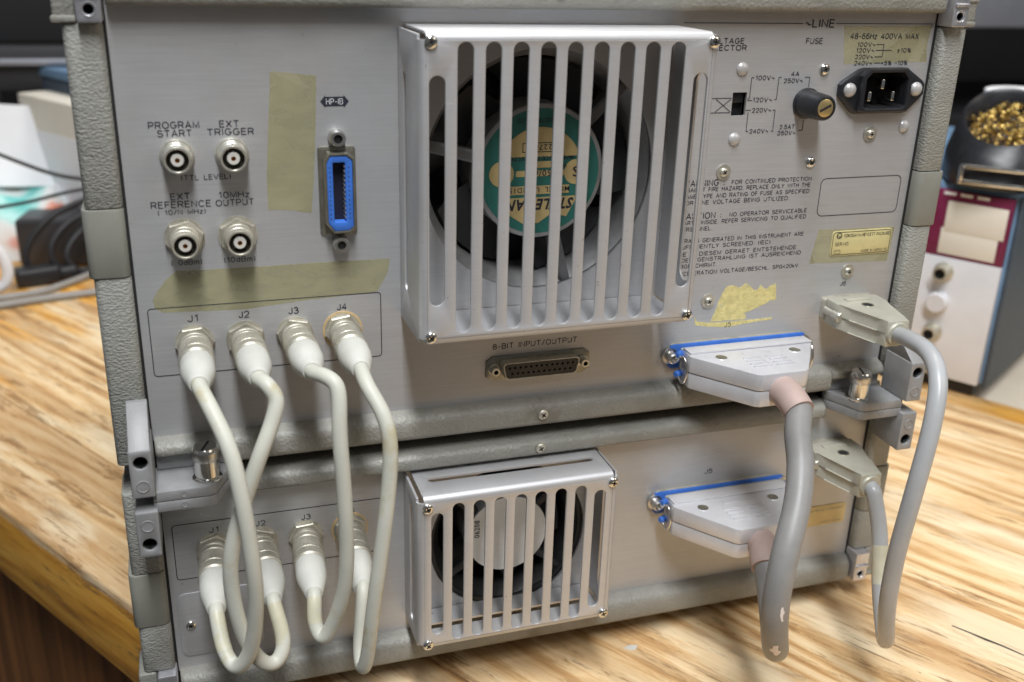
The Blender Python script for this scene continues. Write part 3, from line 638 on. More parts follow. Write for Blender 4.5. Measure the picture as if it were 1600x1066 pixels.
for s in (-1, 1):
    seg_column(up, s, 236.8, 309.4, 'vinyl', 'side_strip'); seg_column(up, s, 207.2, 236.4, 'cap_paint', 'strip_cap', 17.6, -6.6, 3.5)
    seg_column(up, s, 119.0, 206.8, 'vinyl', 'side_strip'); corner(up, s, 309.8, 329)
    bm = bmesh.new(); xs = (-1.2, 0.0) if s < 0 else (PW, PW+1.2); add_box(bm, xs[0], xs[1], -0.5, 10, 113, 318); finish('groove', bm, 'groove', up)
    rear_foot(up, s, 113.6, 151.0, True, 130.5, 119.3, (108.6, 113.5))
    thumbscrew(up, 22.1 if s < 0 else PW-22.1, -15.5, 113.5)
for k, zz in enumerate((122.0,)): screw(up, 185.5, -8.4, zz, 2.7, 'nickel_dull', rot=0.9)
screw(up, 185.5, -8.4, 323.5, 2.7, 'nickel_dull', rot=0.2)
for k, (x, z, wd) in enumerate(((21.7, 256.6, 0), (43.8, 256.6, 0))): bnc_jack(up, x, z, False)
for k, (x, z, wd) in enumerate(((21.7, 221.4, 0), (43.8, 221.4, 0))): bnc_jack(up, x, z, True, 0.25+0.3*k)
JX = (22.0, 43.9, 65.8, 87.7)
for i, x in enumerate(JX): coax_jack(up, x, 173.3, 0.1+0.37*i, ring=(i == 3))
SL = [(122.8+11.71*i, 182.4 if 0 < i < 10 else 195.6, 305.6 if 0 < i < 10 else 292.6) for i in range(11)]
fan_cover(up, 115.2, 247.6, 177.2, 309.6, 40.0, SL, 6.7, (195, 292, 24, 29.5), None, ((120.1, 305.6), (244.6, 305.6), (120.0, 181.4), (243.8, 181.6)))
fn = fan(up, 183.0, 243.0, 61.0, 32.0, 3, [math.radians(a) for a in (44, 166, 286)], 59.5, 52.3, True, 1.5, 2.6)
# fan label
lb = lathe('fan_label', 'teal_label', fn, (0, 2.5, 0), (0, -1, 0), [(0, 29.5), (0.15, 29.5)], 56)
def disc_patch(nm, m, x0, x1, z0, z1, rr=1.2): return plate(nm, m, lb, rrect(x0, x1, z0, z1, rr, 4), [], 2.2, 2.3, 0)
def arc_patch(nm, a0, a1, r0, zc):
    pts = [(r0*math.cos(math.radians(a0+(a1-a0)*i/24)), r0*math.sin(math.radians(a0+(a1-a0)*i/24))) for i in range(25)]
    return plate(nm, 'cream_label', lb, poly(pts), [], 2.2, 2.3, 0)
# lb sits under the fan part, so the printed patches stay on its level: join them into one print layer
bm = bmesh.new()
for q in ([(21*math.cos(math.radians(20+140*i/24)), 21*math.sin(math.radians(20+140*i/24))) for i in range(25)],):
    add_plate(bm, poly(q), [], 2.15, 2.3, 0)
for q in ((-17.5, 15, -10.5, -6.5), (-5, 6, 2.0, 9.5-4.5), (-12, 12, -2.0, 0.8)): add_plate(bm, rrect(*q, 0.6, 3), [], 2.15, 2.3, 0)
for cx in (-19, 18): add_plate(bm, circ(cx, -0.5, 6.0, 28), [], 2.14, 2.3, 0)
add_plate(bm, poly([(-19.5, -12), (19.5, -12), (14, -22), (6.5, -20), (0, -24.5), (-8, -24.5), (-15, -20)]), [], 2.15, 2.3, 0)
finish('label_print', bm, 'cream_label', fn, 0)
bm = bmesh.new()
add_text(bm, 'STYLE FAN', 0, -15.6, 35, 5.2, y=2.05, flip=True, bold=0.035, shear=0.3); add_text(bm, 'MODEL  UP12D15', 0, -8.5, 30, 2.6, y=2.05, flip=True)
add_text(bm, '50/60', 0, -0.6, 11, 3.0, y=2.05, flip=True); add_text(bm, 'IMPEDANCE PROTECTED', 0, 6.4, 34, 1.9, y=2.05, flip=True)
add_text(bm, '22762', 0, 11.6, 11, 2.6, y=2.05, flip=True); add_text(bm, 'W', 12, 2.6, 2.5, 2.2, y=2.05, flip=True)
add_text(bm, 'STYLE ELECTRONICS CO', 0, 24.0, 24, 2.0, y=2.05, flip=True)
add_text(bm, 'A', -18, -0.5, 4, 5, y=2.05, flip=True); add_text(bm, 'S', 18, -0.5, 3.5, 5, y=2.05, flip=True)
add_line(bm, [(-9, 9.5), (9, 9.5), (9, 13.7), (-9, 13.7)], 0.4, 2.05, True)
finish('label_text', bm, 'print', fn, 0)

# GPIB socket
g = bpy.data.objects.new('parallel_socket', None); COL.objects.link(g); g.parent = up; g.location = (87.8*MM, 0, 239.0*MM)
plate('flange', 'olive_plate', g, rrect(-8.4, 8.0, -19.8, 19.6, 1.6), [rrect(-5.0, 5.0, -15, 15, 1, 2)], -1.0, 0, 0.3)
sh = [(-5.6, -12.5), (-3.6, -16.5), (3.6, -16.5), (5.6, -12.5), (5.6, 15.0), (3.6, 16.6), (-3.6, 16.6), (-5.6, 15.0)]
sh = [(-6.5, 14.6), (-4.6, 17.6), (3.4, 17.6), (6.5, 15.4), (6.5, -15.6), (4.0, -17.4), (-3.2, -17.6), (-6.5, -13.6)]
plate('shell', 'olive_plate', g, poly(sh), [poly([(x*0.86, z*0.95) for x, z in sh])], -7.6, -1, 0.2)
plate('insulator', 'blue_plastic', g, poly([(x*0.85, z*0.945) for x, z in sh]), [rrect(-2.9, 2.3, -12.6, 13.6, 0.4, 2)], -7.2, -2.0, 0.4)
box('contact_slot', 'contact_dark', g, -3.0, 2.4, -1.4, 0.2, -12.8, 13.8)
bm = bmesh.new()
for k in range(12):
    for sx in (2.15,): add_box(bm, sx-0.22, sx+0.22, -6.4, -1.5, -11.2+k*2.05, -10.4+k*2.05)
finish('contacts', bm, 'nickel_dull', g)
bm = bmesh.new()
for k in range(12):
    for sx in (-4.3, 3.9): add_lathe(bm, (sx, -7.15, -11.0+k*2.05), (0, -1, 0), [(0, 0.28), (0.1, 0.28)], 8)
finish('pin_marks', bm, 'contact_dark', g)
for sz in (23.5, -23.4):
    lathe('stud', ['knurl', 'groove'], g, (0, 0, sz), (0, -1, 0), [(0, 3.6), (0.6, 3.7), (5.5, 3.5), (6.2, 3.0), (6.2, 1.9), (5.0, 1.8, 1), (5.0, 0.05, 1)], 24)
# 25-way D socket
g = bpy.data.objects.new('data_socket', None); COL.objects.link(g); g.parent = up; g.location = (184.9*MM, 0, 146.1*MM)
plate('flange', 'olive_plate', g, poly([(-27.5, 4.2), (-24, 6.6), (24, 6.6), (27.5, 4.2), (27.5, -4.2), (24, -6.6), (-24, -6.6), (-27.5, -4.2)]), [], -0.8, 0, 0.3)
dsh = [(-19.8, 4.4), (19.8, 4.4), (18.3, -4.4), (-18.3, -4.4)]
dsh = [(-20.2, 3.2), (-19.0, 4.5), (19.0, 4.5), (20.2, 3.2), (18.9, -3.4), (17.6, -4.5), (-17.6, -4.5), (-18.9, -3.4)]
plate('shell', 'nickel_dull', g, poly(dsh), [poly([(x*0.965, z*0.87) for x, z in dsh])], -6.0, -0.8, 0.25)
hs = [circ(-16.6+2.77*k, 1.5, 0.62, 8) for k in range(13)]+[circ(-15.2+2.77*k, -1.5, 0.62, 8) for k in range(12)]
plate('insulator', 'black_plastic', g, poly([(x*0.955, z*0.85) for x, z in dsh]), hs, -5.6, -1.2, 0)
box('contact_back', 'brass', g, -17, 17, -2.4, -1.3, -2.6, 2.6)
for sx in (-23.6, 23.6): lathe('jack_screw', ['nickel', 'groove'], g, (sx, -0.8, 0), (0, -1, 0), [(0, 2.9), (0.5, 2.9), (0.6, 2.3), (4.4, 2.3), (4.8, 2.0), (4.8, 1.2), (3.5, 1.1, 1), (3.5, 0.05, 1)], 6 if False else 16)
# mains inlet
g = bpy.data.objects.new('mains_inlet', None); COL.objects.link(g); g.parent = up; g.location = (363.3*MM, 0, 279.0*MM)
fl = [(-25.2, 2.6), (-23.5, 4.4), (-14.5, 9.9), (-12, 10.6), (12, 10.6), (14.5, 9.9), (23.5, 4.4), (25.2, 2.6), (25.2, -2.8), (23.5, -4.6), (16.5, -11.4), (14.5, -12.0), (-14.5, -12.0), (-16.5, -11.4), (-23.5, -4.6), (-25.2, -2.8)]
op = [(-12.2, 5.6), (-9.4, 8.6), (9.4, 8.6), (12.2, 5.6), (12.2, -7.6), (10.8, -8.8), (-10.8, -8.8), (-12.2, -7.6)]
plate('flange', 'black_plastic', g, poly(fl), [poly(op)], -3.0, 0, 1.0)
plate('rim', 'black_plastic', g, poly([(x*1.22, z*1.26) for x, z in op]), [poly(op)], -6.0, -3.0, 0.9)
bm = bmesh.new(); add_plate(bm, poly([(x*1.02, z*1.02) for x, z in op]), [poly([(x*0.995, z*0.995) for x, z in op])], -1, 10, 0); add_plate(bm, poly([(x*1.02, z*1.02) for x, z in op]), [], 9.5, 10.5, 0); finish('recess', bm, 'dark_inside', g)
for px, pz, vert in ((-7, -3.4, 1), (7, -3.4, 1), (0, 2.6, 1)): box('pin', 'chrome', g, px-1.1, px+1.1, -2.5, 9.8, pz-2.4, pz+2.4, 0.5)
for sx in (-19.8, 19.8): lathe('rivet', 'rivet_paint', g, (sx, -2.9, 0), (0, -1, 0), [(0, 3.6), (0.8, 3.4), (1.7, 2.4), (2.1, 1.0), (2.15, 0.1)], 24)
# fuse holder
fh = lathe('fuse_holder', 'black_plastic', up, (321.2, 0, 272.6), (0, -1, 0), [(0, 7.6), (1.0, 7.6), (1.4, 6.9), (15.6, 6.2), (16.6, 5.8), (16.9, 5.2), (16.9, 4.6), (16.3, 4.5)], 40)
lathe('fuse_cap', 'brass', fh, (321.2, -15.8, 272.6), (0, -1, 0), [(0, 4.4), (0.9, 4.3), (1.05, 4.0), (1.05, 0.1)], 32)
bm = bmesh.new(); c0 = Vector((321.2, -16.9, 272.6)); u = Vector((math.cos(0.45), 0, math.sin(0.45))); v = Vector((-u.z, 0, u.x))
bm.faces.new([bm.verts.new(c0+u*a*3.3+v*b*0.6) for a, b in ((-1, -1), (1, -1), (1, 1), (-1, 1))]); finish('cap_slot_shade', bm, 'groove', fh, 0)  # flat near-black quad paints the shaded cut in the cap
# voltage selector
vs = box('voltage_selector', 'dark_inside', up, 278.6, 288.4, 5.0, 8.0, 266.4, 279.2)
box('slider', 'black_plastic', vs, 280.0, 287.0, 2.2, 5.0, 273.2, 278.0, 0.3)
# rivets and screws on the panel
for x, z in ((283.3, 289.4), (282.9, 255.8), (381.9, 259.6)): lathe('rivet', 'rivet_paint', up, (x, 0, z), (0, -1, 0), [(0, 3.2), (0.6, 3.1), (1.4, 2.2), (1.7, 1.0), (1.75, 0.1)], 24)
for k, (x, z, r, wsh) in enumerate(((329.1, 289.0, 2.7, 0), (328.2, 243.0, 2.7, 0))): screw(up, x, -0.05, z, r, 'chrome', rot=k*0.5+0.3)
for k, (x, z) in enumerate(((361.6, 256.4), (278.7, 239.8), (360.9, 182.6), (277.6, 172.2))): screw(up, x, -0.05, z, 2.2, 'nickel', rot=k*0.7, washer=3.9)
# old tape and residue
def ragged(pts, amp, step, seed=1):
    rn = random.Random(seed); out = []
    for a, b in zip(pts, pts[1:]+pts[:1]):
        k = max(1, int(math.hypot(b[0]-a[0], b[1]-a[1])/step))
        for i in range(k):
            t = i/k; out.append((a[0]+(b[0]-a[0])*t+rn.uniform(-amp, amp), a[1]+(b[1]-a[1])*t+rn.uniform(-amp, amp)))
    return out
def patch(nm, m, pts, lab, y=-0.1):
    pts = ragged(pts, 0.09, 1.6, len(lab)) if nm == 'tape_strip' else ragged(pts, 0.16, 0.7, len(lab))
    setlabel(plate(nm, m, up, poly(pts), [], y, 0.0, 0), lab)
patch('tape_strip', 'tape', [(61.4, 289.6), (62.2, 290.3), (80.4, 288.3), (79.4, 270), (78.2, 252), (75.9, 229.4), (66, 231.2), (57.3, 231.8), (57.6, 246), (58.9, 262), (60.2, 276)], 'yellowed tape strip left of the blue socket')
patch('tape_strip', 'tape', [(6.8, 190.2), (6.2, 194), (8.4, 198), (12, 202.6), (16.8, 206.7), (40, 206.4), (75, 206.5), (110.4, 206.2), (109.4, 200), (106, 194), (104.2, 190.7), (70, 189.0), (44, 186.9), (10, 188.2)], 'yellowed tape strip above the row of coaxial plugs')
patch('tape_strip', 'tape', [(337.2, 309.4), (388.6, 309.8), (388.0, 300), (389.2, 292.2), (370, 291.9), (340.0, 291.2), (338.6, 300)], 'yellowed tape over the voltage table', -0.06)
patch('tape_strip', 'tape', [(339.2, 206.8), (350, 206.6), (387, 205.8), (386.2, 196), (385.4, 186.8), (360, 187.6), (336.2, 188.4), (337.4, 197)], 'yellowed tape behind the serial plate')
patch('adhesive_residue', 'residue', [(288.1, 179.4), (292.0, 179.8), (295.2, 177.9), (299.4, 180.4), (302.1, 178.3), (304.5, 175.8), (306.9, 176.5), (308.1, 178.8), (309.9, 176.8), (312.0, 176.2), (314.3, 177.9), (317.2, 179.2), (318.5, 169.5), (314.9, 169.6), (312.6, 168.1), (306.8, 165.7), (300.0, 163.5), (301.7, 161.9), (300.9, 160.1), (280.4, 160.4), (282.3, 165.4), (284.1, 171.4), (285.7, 175.9)], 'ragged yellow adhesive patch')
patch('adhesive_residue', 'residue', [(270.3, 164.6), (272.4, 161.1), (281.4, 159.7), (294.5, 159.4), (317.9, 159.6), (317.5, 158.6), (301.7, 157.6), (291.8, 156.4), (279.7, 157.7), (271.6, 159.1)], 'thin yellow adhesive line')
npl = plate('serial_plate', 'nameplate', up, rrect(347.8, 385.4, 191.6, 205.4, 2.0), [], -0.5, 0, 0.15)
legend('plate_print', npl, [('T', 'YOKOGAWA-HEWLETT-PACKARD', 369.6, 202.7, 29, 1.7), ('T', 'SER.NO.', 350.4, 198.2, 8.5, 1.7, 'L'), ('T', 'MADE IN JAPAN 31', 383.4, 193.7, 16, 1.3, 'R'), ('L', rrect(348.5, 384.7, 192.3, 204.7, 1.6)(0), 0.35, True), ('L', rrect(350.3, 354.0, 192.9, 194.7, 0.4, 2)(0), 0.25, True), ('T', 'hp', 352.2, 202.6, 2.2, 1.5), ('L', circ(352.2, 202.8, 1.5, 20)(0), 0.4, True)], y=-0.58)
# printed legends
legend('legend', up, [('T', 'PROGRAM', 21.6, 269.1, 19.7, 2.55), ('T', 'START', 21.6, 265.7, 13.3, 2.55), ('T', 'EXT', 43.6, 269.1, 7.7, 2.55), ('T', 'TRIGGER', 43.9, 265.8, 18.6, 2.55), ('T', '(TTL LEVEL)', 32.6, 247.1, 19.9, 2.0),
    ('T', 'EXT', 21.5, 239.3, 7.6, 2.55), ('T', 'REFERENCE', 21.6, 235.9, 24.0, 2.55), ('T', '( 10/N MHz)', 21.6, 232.6, 19.1, 1.9), ('T', '10MHz', 43.5, 239.1, 12.3, 2.55), ('T', 'OUTPUT', 43.6, 235.7, 15.6, 2.55), ('T', '( 0dBm)', 21.7, 210.4, 12.3, 2.1), ('T', '(10dBm)', 43.9, 210.3, 13.0, 2.1)])
legend('legend', up, [('T', 'J%d' % (i+1), x, 184.6, 4.2, 2.9) for i, x in enumerate(JX)]+[('L', rrect(3.6, 105.8, 158.5, 190.3, 1.6)(0), 0.4, True)])
ar = [(81.6, 277.5), (83.8, 280.2), (83.8, 279.5), (91.6, 279.5), (91.6, 280.2), (93.8, 277.5), (91.6, 274.8), (91.6, 275.5), (83.8, 275.5), (83.8, 274.8)]
ha = plate('bus_arrow', 'print', up, poly(ar), [], -0.1, 0, 0); legend('arrow_text', ha, [('W', 'HP-IB', 87.7, 277.5, 7.0, 2.3, 'C')], 'print_white', -0.16)
legend('legend', up, [('T', '8-BIT INPUT/OUTPUT', 183.1, 157.6, 44.2, 2.6)]); legend('legend', up, [('T', 'J5', 290.9, 157.9, 3.6, 2.4)]); legend('legend', up, [('T', 'J6', 359.4, 175.6, 3.3, 2.2)])
legend('legend', up, [('T', '~LINE', 323.3, 310.6, 16.0, 3.4), ('T', 'VOLTAGE', 282.6, 302.4, 19.2, 2.3, 'R'), ('T', 'SELECTOR', 284.2, 299.3, 22.5, 2.3, 'R'), ('T', 'FUSE', 321.4, 302.4, 9.0, 2.4), ('T', '48-66Hz 400VA MAX', 361.7, 304.7, 40.0, 2.5)]+
    [('T', s, x, z, wd, 1.95) for s, x, z, wd in (('100V~', 351.6, 300.7, 10.3), ('120V~', 351.4, 297.9, 10.3), ('220V~', 351.2, 294.8, 10.3), ('\u00b110%', 374.4, 297.9, 8.0), ('240V~', 351.2, 291.8, 10.3), ('+5% -10%', 369.6, 291.8, 15.6), ('100V~', 296.4, 285.2, 10.3), ('120V~', 296.3, 274.7, 10.5), ('220V~', 296.4, 269.7, 10.5), ('240V~', 296.2, 259.5, 10.5), ('4A', 312.9, 286.9, 4.3), ('250V~', 312.3, 283.7, 10.5), ('2.5AT', 312.0, 261.2, 8.4), ('250V~', 312.1, 258.2, 10.3))]+
    [('L', l, 0.32) for l in ([(290.4, 285.3), (288.9, 285.3), (288.9, 275.7), (287.8, 274.9)], [(287.8, 274.5), (290.5, 274.5)], [(287.4, 269.8), (290.4, 269.8)], [(289.0, 268.8), (289.0, 259.5), (290.2, 259.5)], [(305.5, 285.3), (304.0, 285.3), (304.0, 274.8), (302.8, 274.8)], [(302.4, 269.6), (304.0, 269.6), (304.0, 259.3), (303.0, 259.3)], [(318.6, 285.3), (321.4, 285.3), (321.4, 280.6)], [(318.6, 259.3), (321.0, 259.3), (321.0, 264.3)], [(357.3, 300.7), (361.8, 300.7), (361.8, 294.8), (357.3, 294.8)], [(357.5, 297.9), (367.0, 297.9)], [(268.0, 275.8), (279.0, 275.8)], [(268.0, 268.9), (279.0, 268.9)], [(270.7, 275.4), (279.0, 269.3)], [(279.0, 275.4), (270.7, 269.3)], [(357.6, 291.8), (361.3, 291.8)], [(250.0, 310.5), (313.9, 310.5)], [(332.2, 310.6), (388.7, 310.6), (388.7, 308.6)])], y=-0.2)
XL = 257.5; H = 1.9
rows = [('WARNING :', XL, 234.6, 22.5, 2.9, 'L'), ('FOR CONTINUED PROTECTION', 330.3, 234.4, 46, H, 'R'), ('AGAINST FIRE HAZARD, REPLACE ONLY WITH THE', XL, 231.3, 72.6, H, 'L'), ('SAME TYPE AND RATING OF FUSE AS SPECIFIED', XL, 228.0, 72.4, H, 'L'), ('FOR LINE VOLTAGE BEING UTILIZED.', XL, 224.8, 61, H, 'L'),
    ('CAUTION :', XL, 218.0, 22.5, 2.9, 'L'), ('NO OPERATOR SERVICEABLE', 330, 217.8, 45, H, 'R'), ('PARTS INSIDE. REFER SERVICING TO QUALIFIED', XL, 214.6, 72.5, H, 'L'), ('PERSONNEL.', XL, 211.3, 18, H, 'L'),
    ('X-RAYS GENERATED IN THIS INSTRUMENT ARE', XL, 205.2, 72.6, H, 'L'), ('SUFFICIENTLY SCREENED. (IEC)', XL, 202.0, 53, H, 'L'), ('DIE IN DIESEM GERAET ENTSTEHENDE', XL, 198.2, 69, H, 'L'), ('ROENTGENSTRAHLUNG IST AUSREICHEND', XL, 195.1, 72.3, H, 'L'), ('ABGESCHIRMT.', XL, 191.9, 23, H, 'L'), ('ACCELERATION VOLTAGE/BESCHL. SPG<20kV.', XL, 188.0, 72.5, H, 'L')]
legend('legend', up, [('T', s, x, z, wd, h, a) for s, x, z, wd, h, a in rows])
legend('blank_plate_outline', up, [('L', rrect(336.5, 385.8, 214.2, 234.0, 3.0)(0), 0.4, True)])

box('gap_light_block', 'black_rubber', up, 4, PW-4, 40, 400, 108.4, 114.8, 0.5)  # added unseen block that stops light leaking through the gap
# ---- lower
lo, zb, zt = make_instrument(False)
plate('case', 'case_grey', lo, rrect(-15, PW+15, -15, 108, 1.5, 2), [rrect(-12, PW+12, -12, 105, 1, 1)], 12.2, 420, 0)
plate('front_face', 'case_grey', lo, rrect(-14.5, PW+14.5, -14.5, 107.5, 1.5, 2), [], 420.2, 426, 0)
plate('rear_panel', 'panel', lo, rrect(0, PW, -2, 104, 0.5, 1), [circ(172.0, 48, 43.0, 56)], 0, 1.5, 0)
bar(lo, -15.5, 0.0); bar(lo, 98.4, 107.8, x0=34.8, x1=PW-34.8)
for s in (-1, 1):
    seg_column(lo, s, 61.2, 104.0, 'vinyl', 'side_strip'); seg_column(lo, s, 31.6, 60.8, 'cap_paint', 'strip_cap', 17.6, -6.6, 3.5)
    seg_column(lo, s, 5.0, 31.2, 'vinyl', 'side_strip'); corner(lo, s, -15.0, 4.6, top=False)
    bm = bmesh.new(); xs = (-1.2, 0.0) if s < 0 else (PW, PW+1.2); add_box(bm, xs[0], xs[1], -0.5, 10, -14, 107); finish('groove', bm, 'groove', lo)
    rear_foot(lo, s, 83.6, 106.4, False, 90.0, 99.6, (103.4, 108.3))
    for yy in (40, 330):
        bm = bmesh.new(); xa = 20 if s < 0 else PW-60; add_box(bm, xa, xa+40, yy, yy+40, -30, -15, 2); finish('bottom_foot', bm, 'black_rubber', lo)
screw(lo, 185.0, -8.4, 103.2, 2.7, 'nickel_dull', rot=0.5)
for i, x in enumerate(JX): coax_jack(lo, x, 66.6, 0.3+0.41*i, ring=(i == 3))
SL = [(125.2+10.55*i, 12.6 if 0 < i < 8 else 17.4, 91.4 if 0 < i < 8 else 87.4) for i in range(9)]
fan_cover(lo, 115.4, 219.6, 8.8, 96.6, 31.5, SL, 6.0, (18, 86, 12, 18), (124.5, 211.5, 14.5, 18.8), ((120.3, 90.8), (216.2, 91.2), (120.4, 12.0), (215.6, 12.4)))
fn2 = fan(lo, 172.0, 48.0, 44.5, 22.5, 4, [math.radians(a) for a in (40, 140, 215, 320)], 46.0, 41.2, True, 1.5, 2.0, 'fan_dark', 'fan_dark')
lathe('fan_label', 'white_disc', fn2, (0, 2.5, 0), (0, -1, 0), [(0, 22.2), (0.3, 22.2)], 56)
bm = bmesh.new(); add_text(bm, '06208', 0, 0, 10.5, 3.0, mp=lambda a, b: (-17-b, 2.1, a+5.5)); finish('label_text', bm, 'print', fn2, 0)
legend('legend', lo, [('T', 'J%d' % (i+1), x+0.6, 76.6, 4.4, 2.6) for i, x in enumerate(JX)]+[('L', rrect(3.8, 106.2, 51.3, 81.6, 1.6)(0), 0.4, True), ('T', 'J5', 289.2, 70.4, 4.6, 2.6)])
plate('blank_cover', 'panel', lo, rrect(2.6, 42.2, 6.4, 43.2, 4), [], -0.6, 0, 0.25)
screw(lo, 7.8, -0.6, 25.0, 2.3, 'chrome', rot=0.4)
lp = plate('serial_plate', 'nameplate_dull', lo, rrect(347.0, 385.5, 22.6, 36.0, 1.8), [], -0.5, 0, 0.15)
legend('plate_print', lp, [('T', 'YOKOGAWA-HEWLETT-PACKARD', 367.5, 33.2, 31, 1.5), ('T', 'MADE IN JAPAN', 383.0, 24.6, 14, 1.2, 'R')], 'olive_plate', -0.58)

# ------------------------------------------------------------------ coaxial cables
def coax_plug(parent, base, end, m_metal):
    base = Vector(base); d = (Vector(end)-base).normalized(); Lg = (Vector(end)-base).length; bm = bmesh.new()
    add_lathe(bm, base+d*3.6, d, [(0, 6.2), (0.6, 6.7), (2.2, 6.7), (2.6, 6.1), (3.6, 6.1), (4.0, 6.9), (6.4, 7.0), (6.9, 6.6), (7.6, 6.6), (8.0, 7.3), (8.2, 7.35, 0, 1), (15.4, 7.35, 0, 1), (15.7, 6.9), (16.5, 6.9), (16.9, 7.5), (21.0, 7.5), (21.6, 7.0), (22.2, 6.4)], 56, flute=0.035)
    o = finish('plug', bm, m_metal, parent, 35)
    s = Lg-25.6
    lathe('boot', 'boot', o, base+d*25.6, d, [(0, 6.6), (0.2, 7.0), (1.0, 7.2), (s*0.42, 7.1), (s*0.6, 6.5), (s*0.78, 5.5), (s*0.92, 4.6), (s-0.5, 4.3), (s, 3.9), (s, 3.0)], 36, 50)
    return d
def coax_cable(label, x, pts, e1, e2, r=3.25, tapeband=True):
    o = thing('coaxial_cable', label, 'cable', (0, 0, 0), 0, 'coaxial cables linking both instruments')
    b1, b2 = Vector((x, 0, 173.3)), Vector((x, 0, 66.6)); d1 = coax_plug(o, b1, e1, 'nickel_dull'); d2 = coax_plug(o, b2, e2, 'nickel_dull')
    p = [Vector(e1)-d1*6, Vector(e1)+d1*1.5]+[Vector(q) for q in pts]+[Vector(e2)+d2*2.5, Vector(e2)-d2*6]
    tube('cord', 'coax', o, p, r, 18, 12, 10)
    q = smooth_path(p, 12, 10); k = len(q)
    if tapeband:
        bm = bmesh.new(); add_tube(bm, q[k-26:k-12], r+0.09, 18, False); setlabel(finish('stained_jacket', bm, 'coax_yellow', o, 60), 'yellowed part of the cable')
    return o
J = {
 1: [(25.2, -60, 169.0), (31.1, -72.0, 155.4), (34.2, -78.0, 135.4), (36.4, -80.0, 106.7), (36.4, -78.0, 83.6), (33.1, -74.0, 60.3), (26.9, -70.0, 49.3), (22.4, -62.0, 53.4)],
 2: [(48.2, -55.5, 173.6), (51.3, -59.0, 168.0), (48.8, -62.0, 159.7), (42.6, -66.0, 146.6), (34.9, -66.0, 125.6), (28.9, -66.0, 105.2), (27.6, -66.0, 86.6), (30.3, -66.0, 64.9), (36.5, -66.0, 48.4), (43.3, -64.0, 43.6), (47.8, -60.0, 50.6)],
 3: [(71.8, -55.5, 174.6), (76.0, -61.0, 170.6), (75.2, -66.0, 152.5), (75.8, -68.0, 129.5), (76.2, -68.0, 101.5), (74.7, -66.0, 77.7), (69.5, -62.0, 57.3), (64.8, -60.0, 49.5), (62.4, -55.0, 55.0)],
 4: [(88.8, -57.0, 169.0), (93.7, -66.0, 158.9), (95.4, -70.0, 145.9), (93.5, -72.0, 123.0), (89.9, -74.0, 99.6), (86.3, -74.0, 74.2), (83.5, -70.0, 44.6), (81.7, -66.0, 33.8), (81.8, -58.0, 39.6)]}
E1 = {1: (22.2, -47.5, 172.6), 2: (45.6, -47.5, 173.2), 3: (67.5, -47.0, 173.8), 4: (87.9, -47.0, 172.4)}
E2 = {1: (20.6, -48.5, 65.2), 2: (45.2, -48, 65.4), 3: (63.4, -47.5, 64.4), 4: (85.6, -47, 62.6)}
CL = {1: 'pale coaxial cable joining the two J1 sockets, passing in front of the next one', 2: 'pale coaxial cable joining the two J2 sockets, crossing behind the leftmost one',
      3: 'pale coaxial cable joining the two J3 sockets with a sharp bend below its upper plug', 4: 'pale coaxial cable joining the two J4 sockets, rightmost of the four'}
for k in (1, 2, 3, 4): coax_cable(CL[k], JX[k-1], J[k], E1[k], E2[k], tapeband=(k != 4))

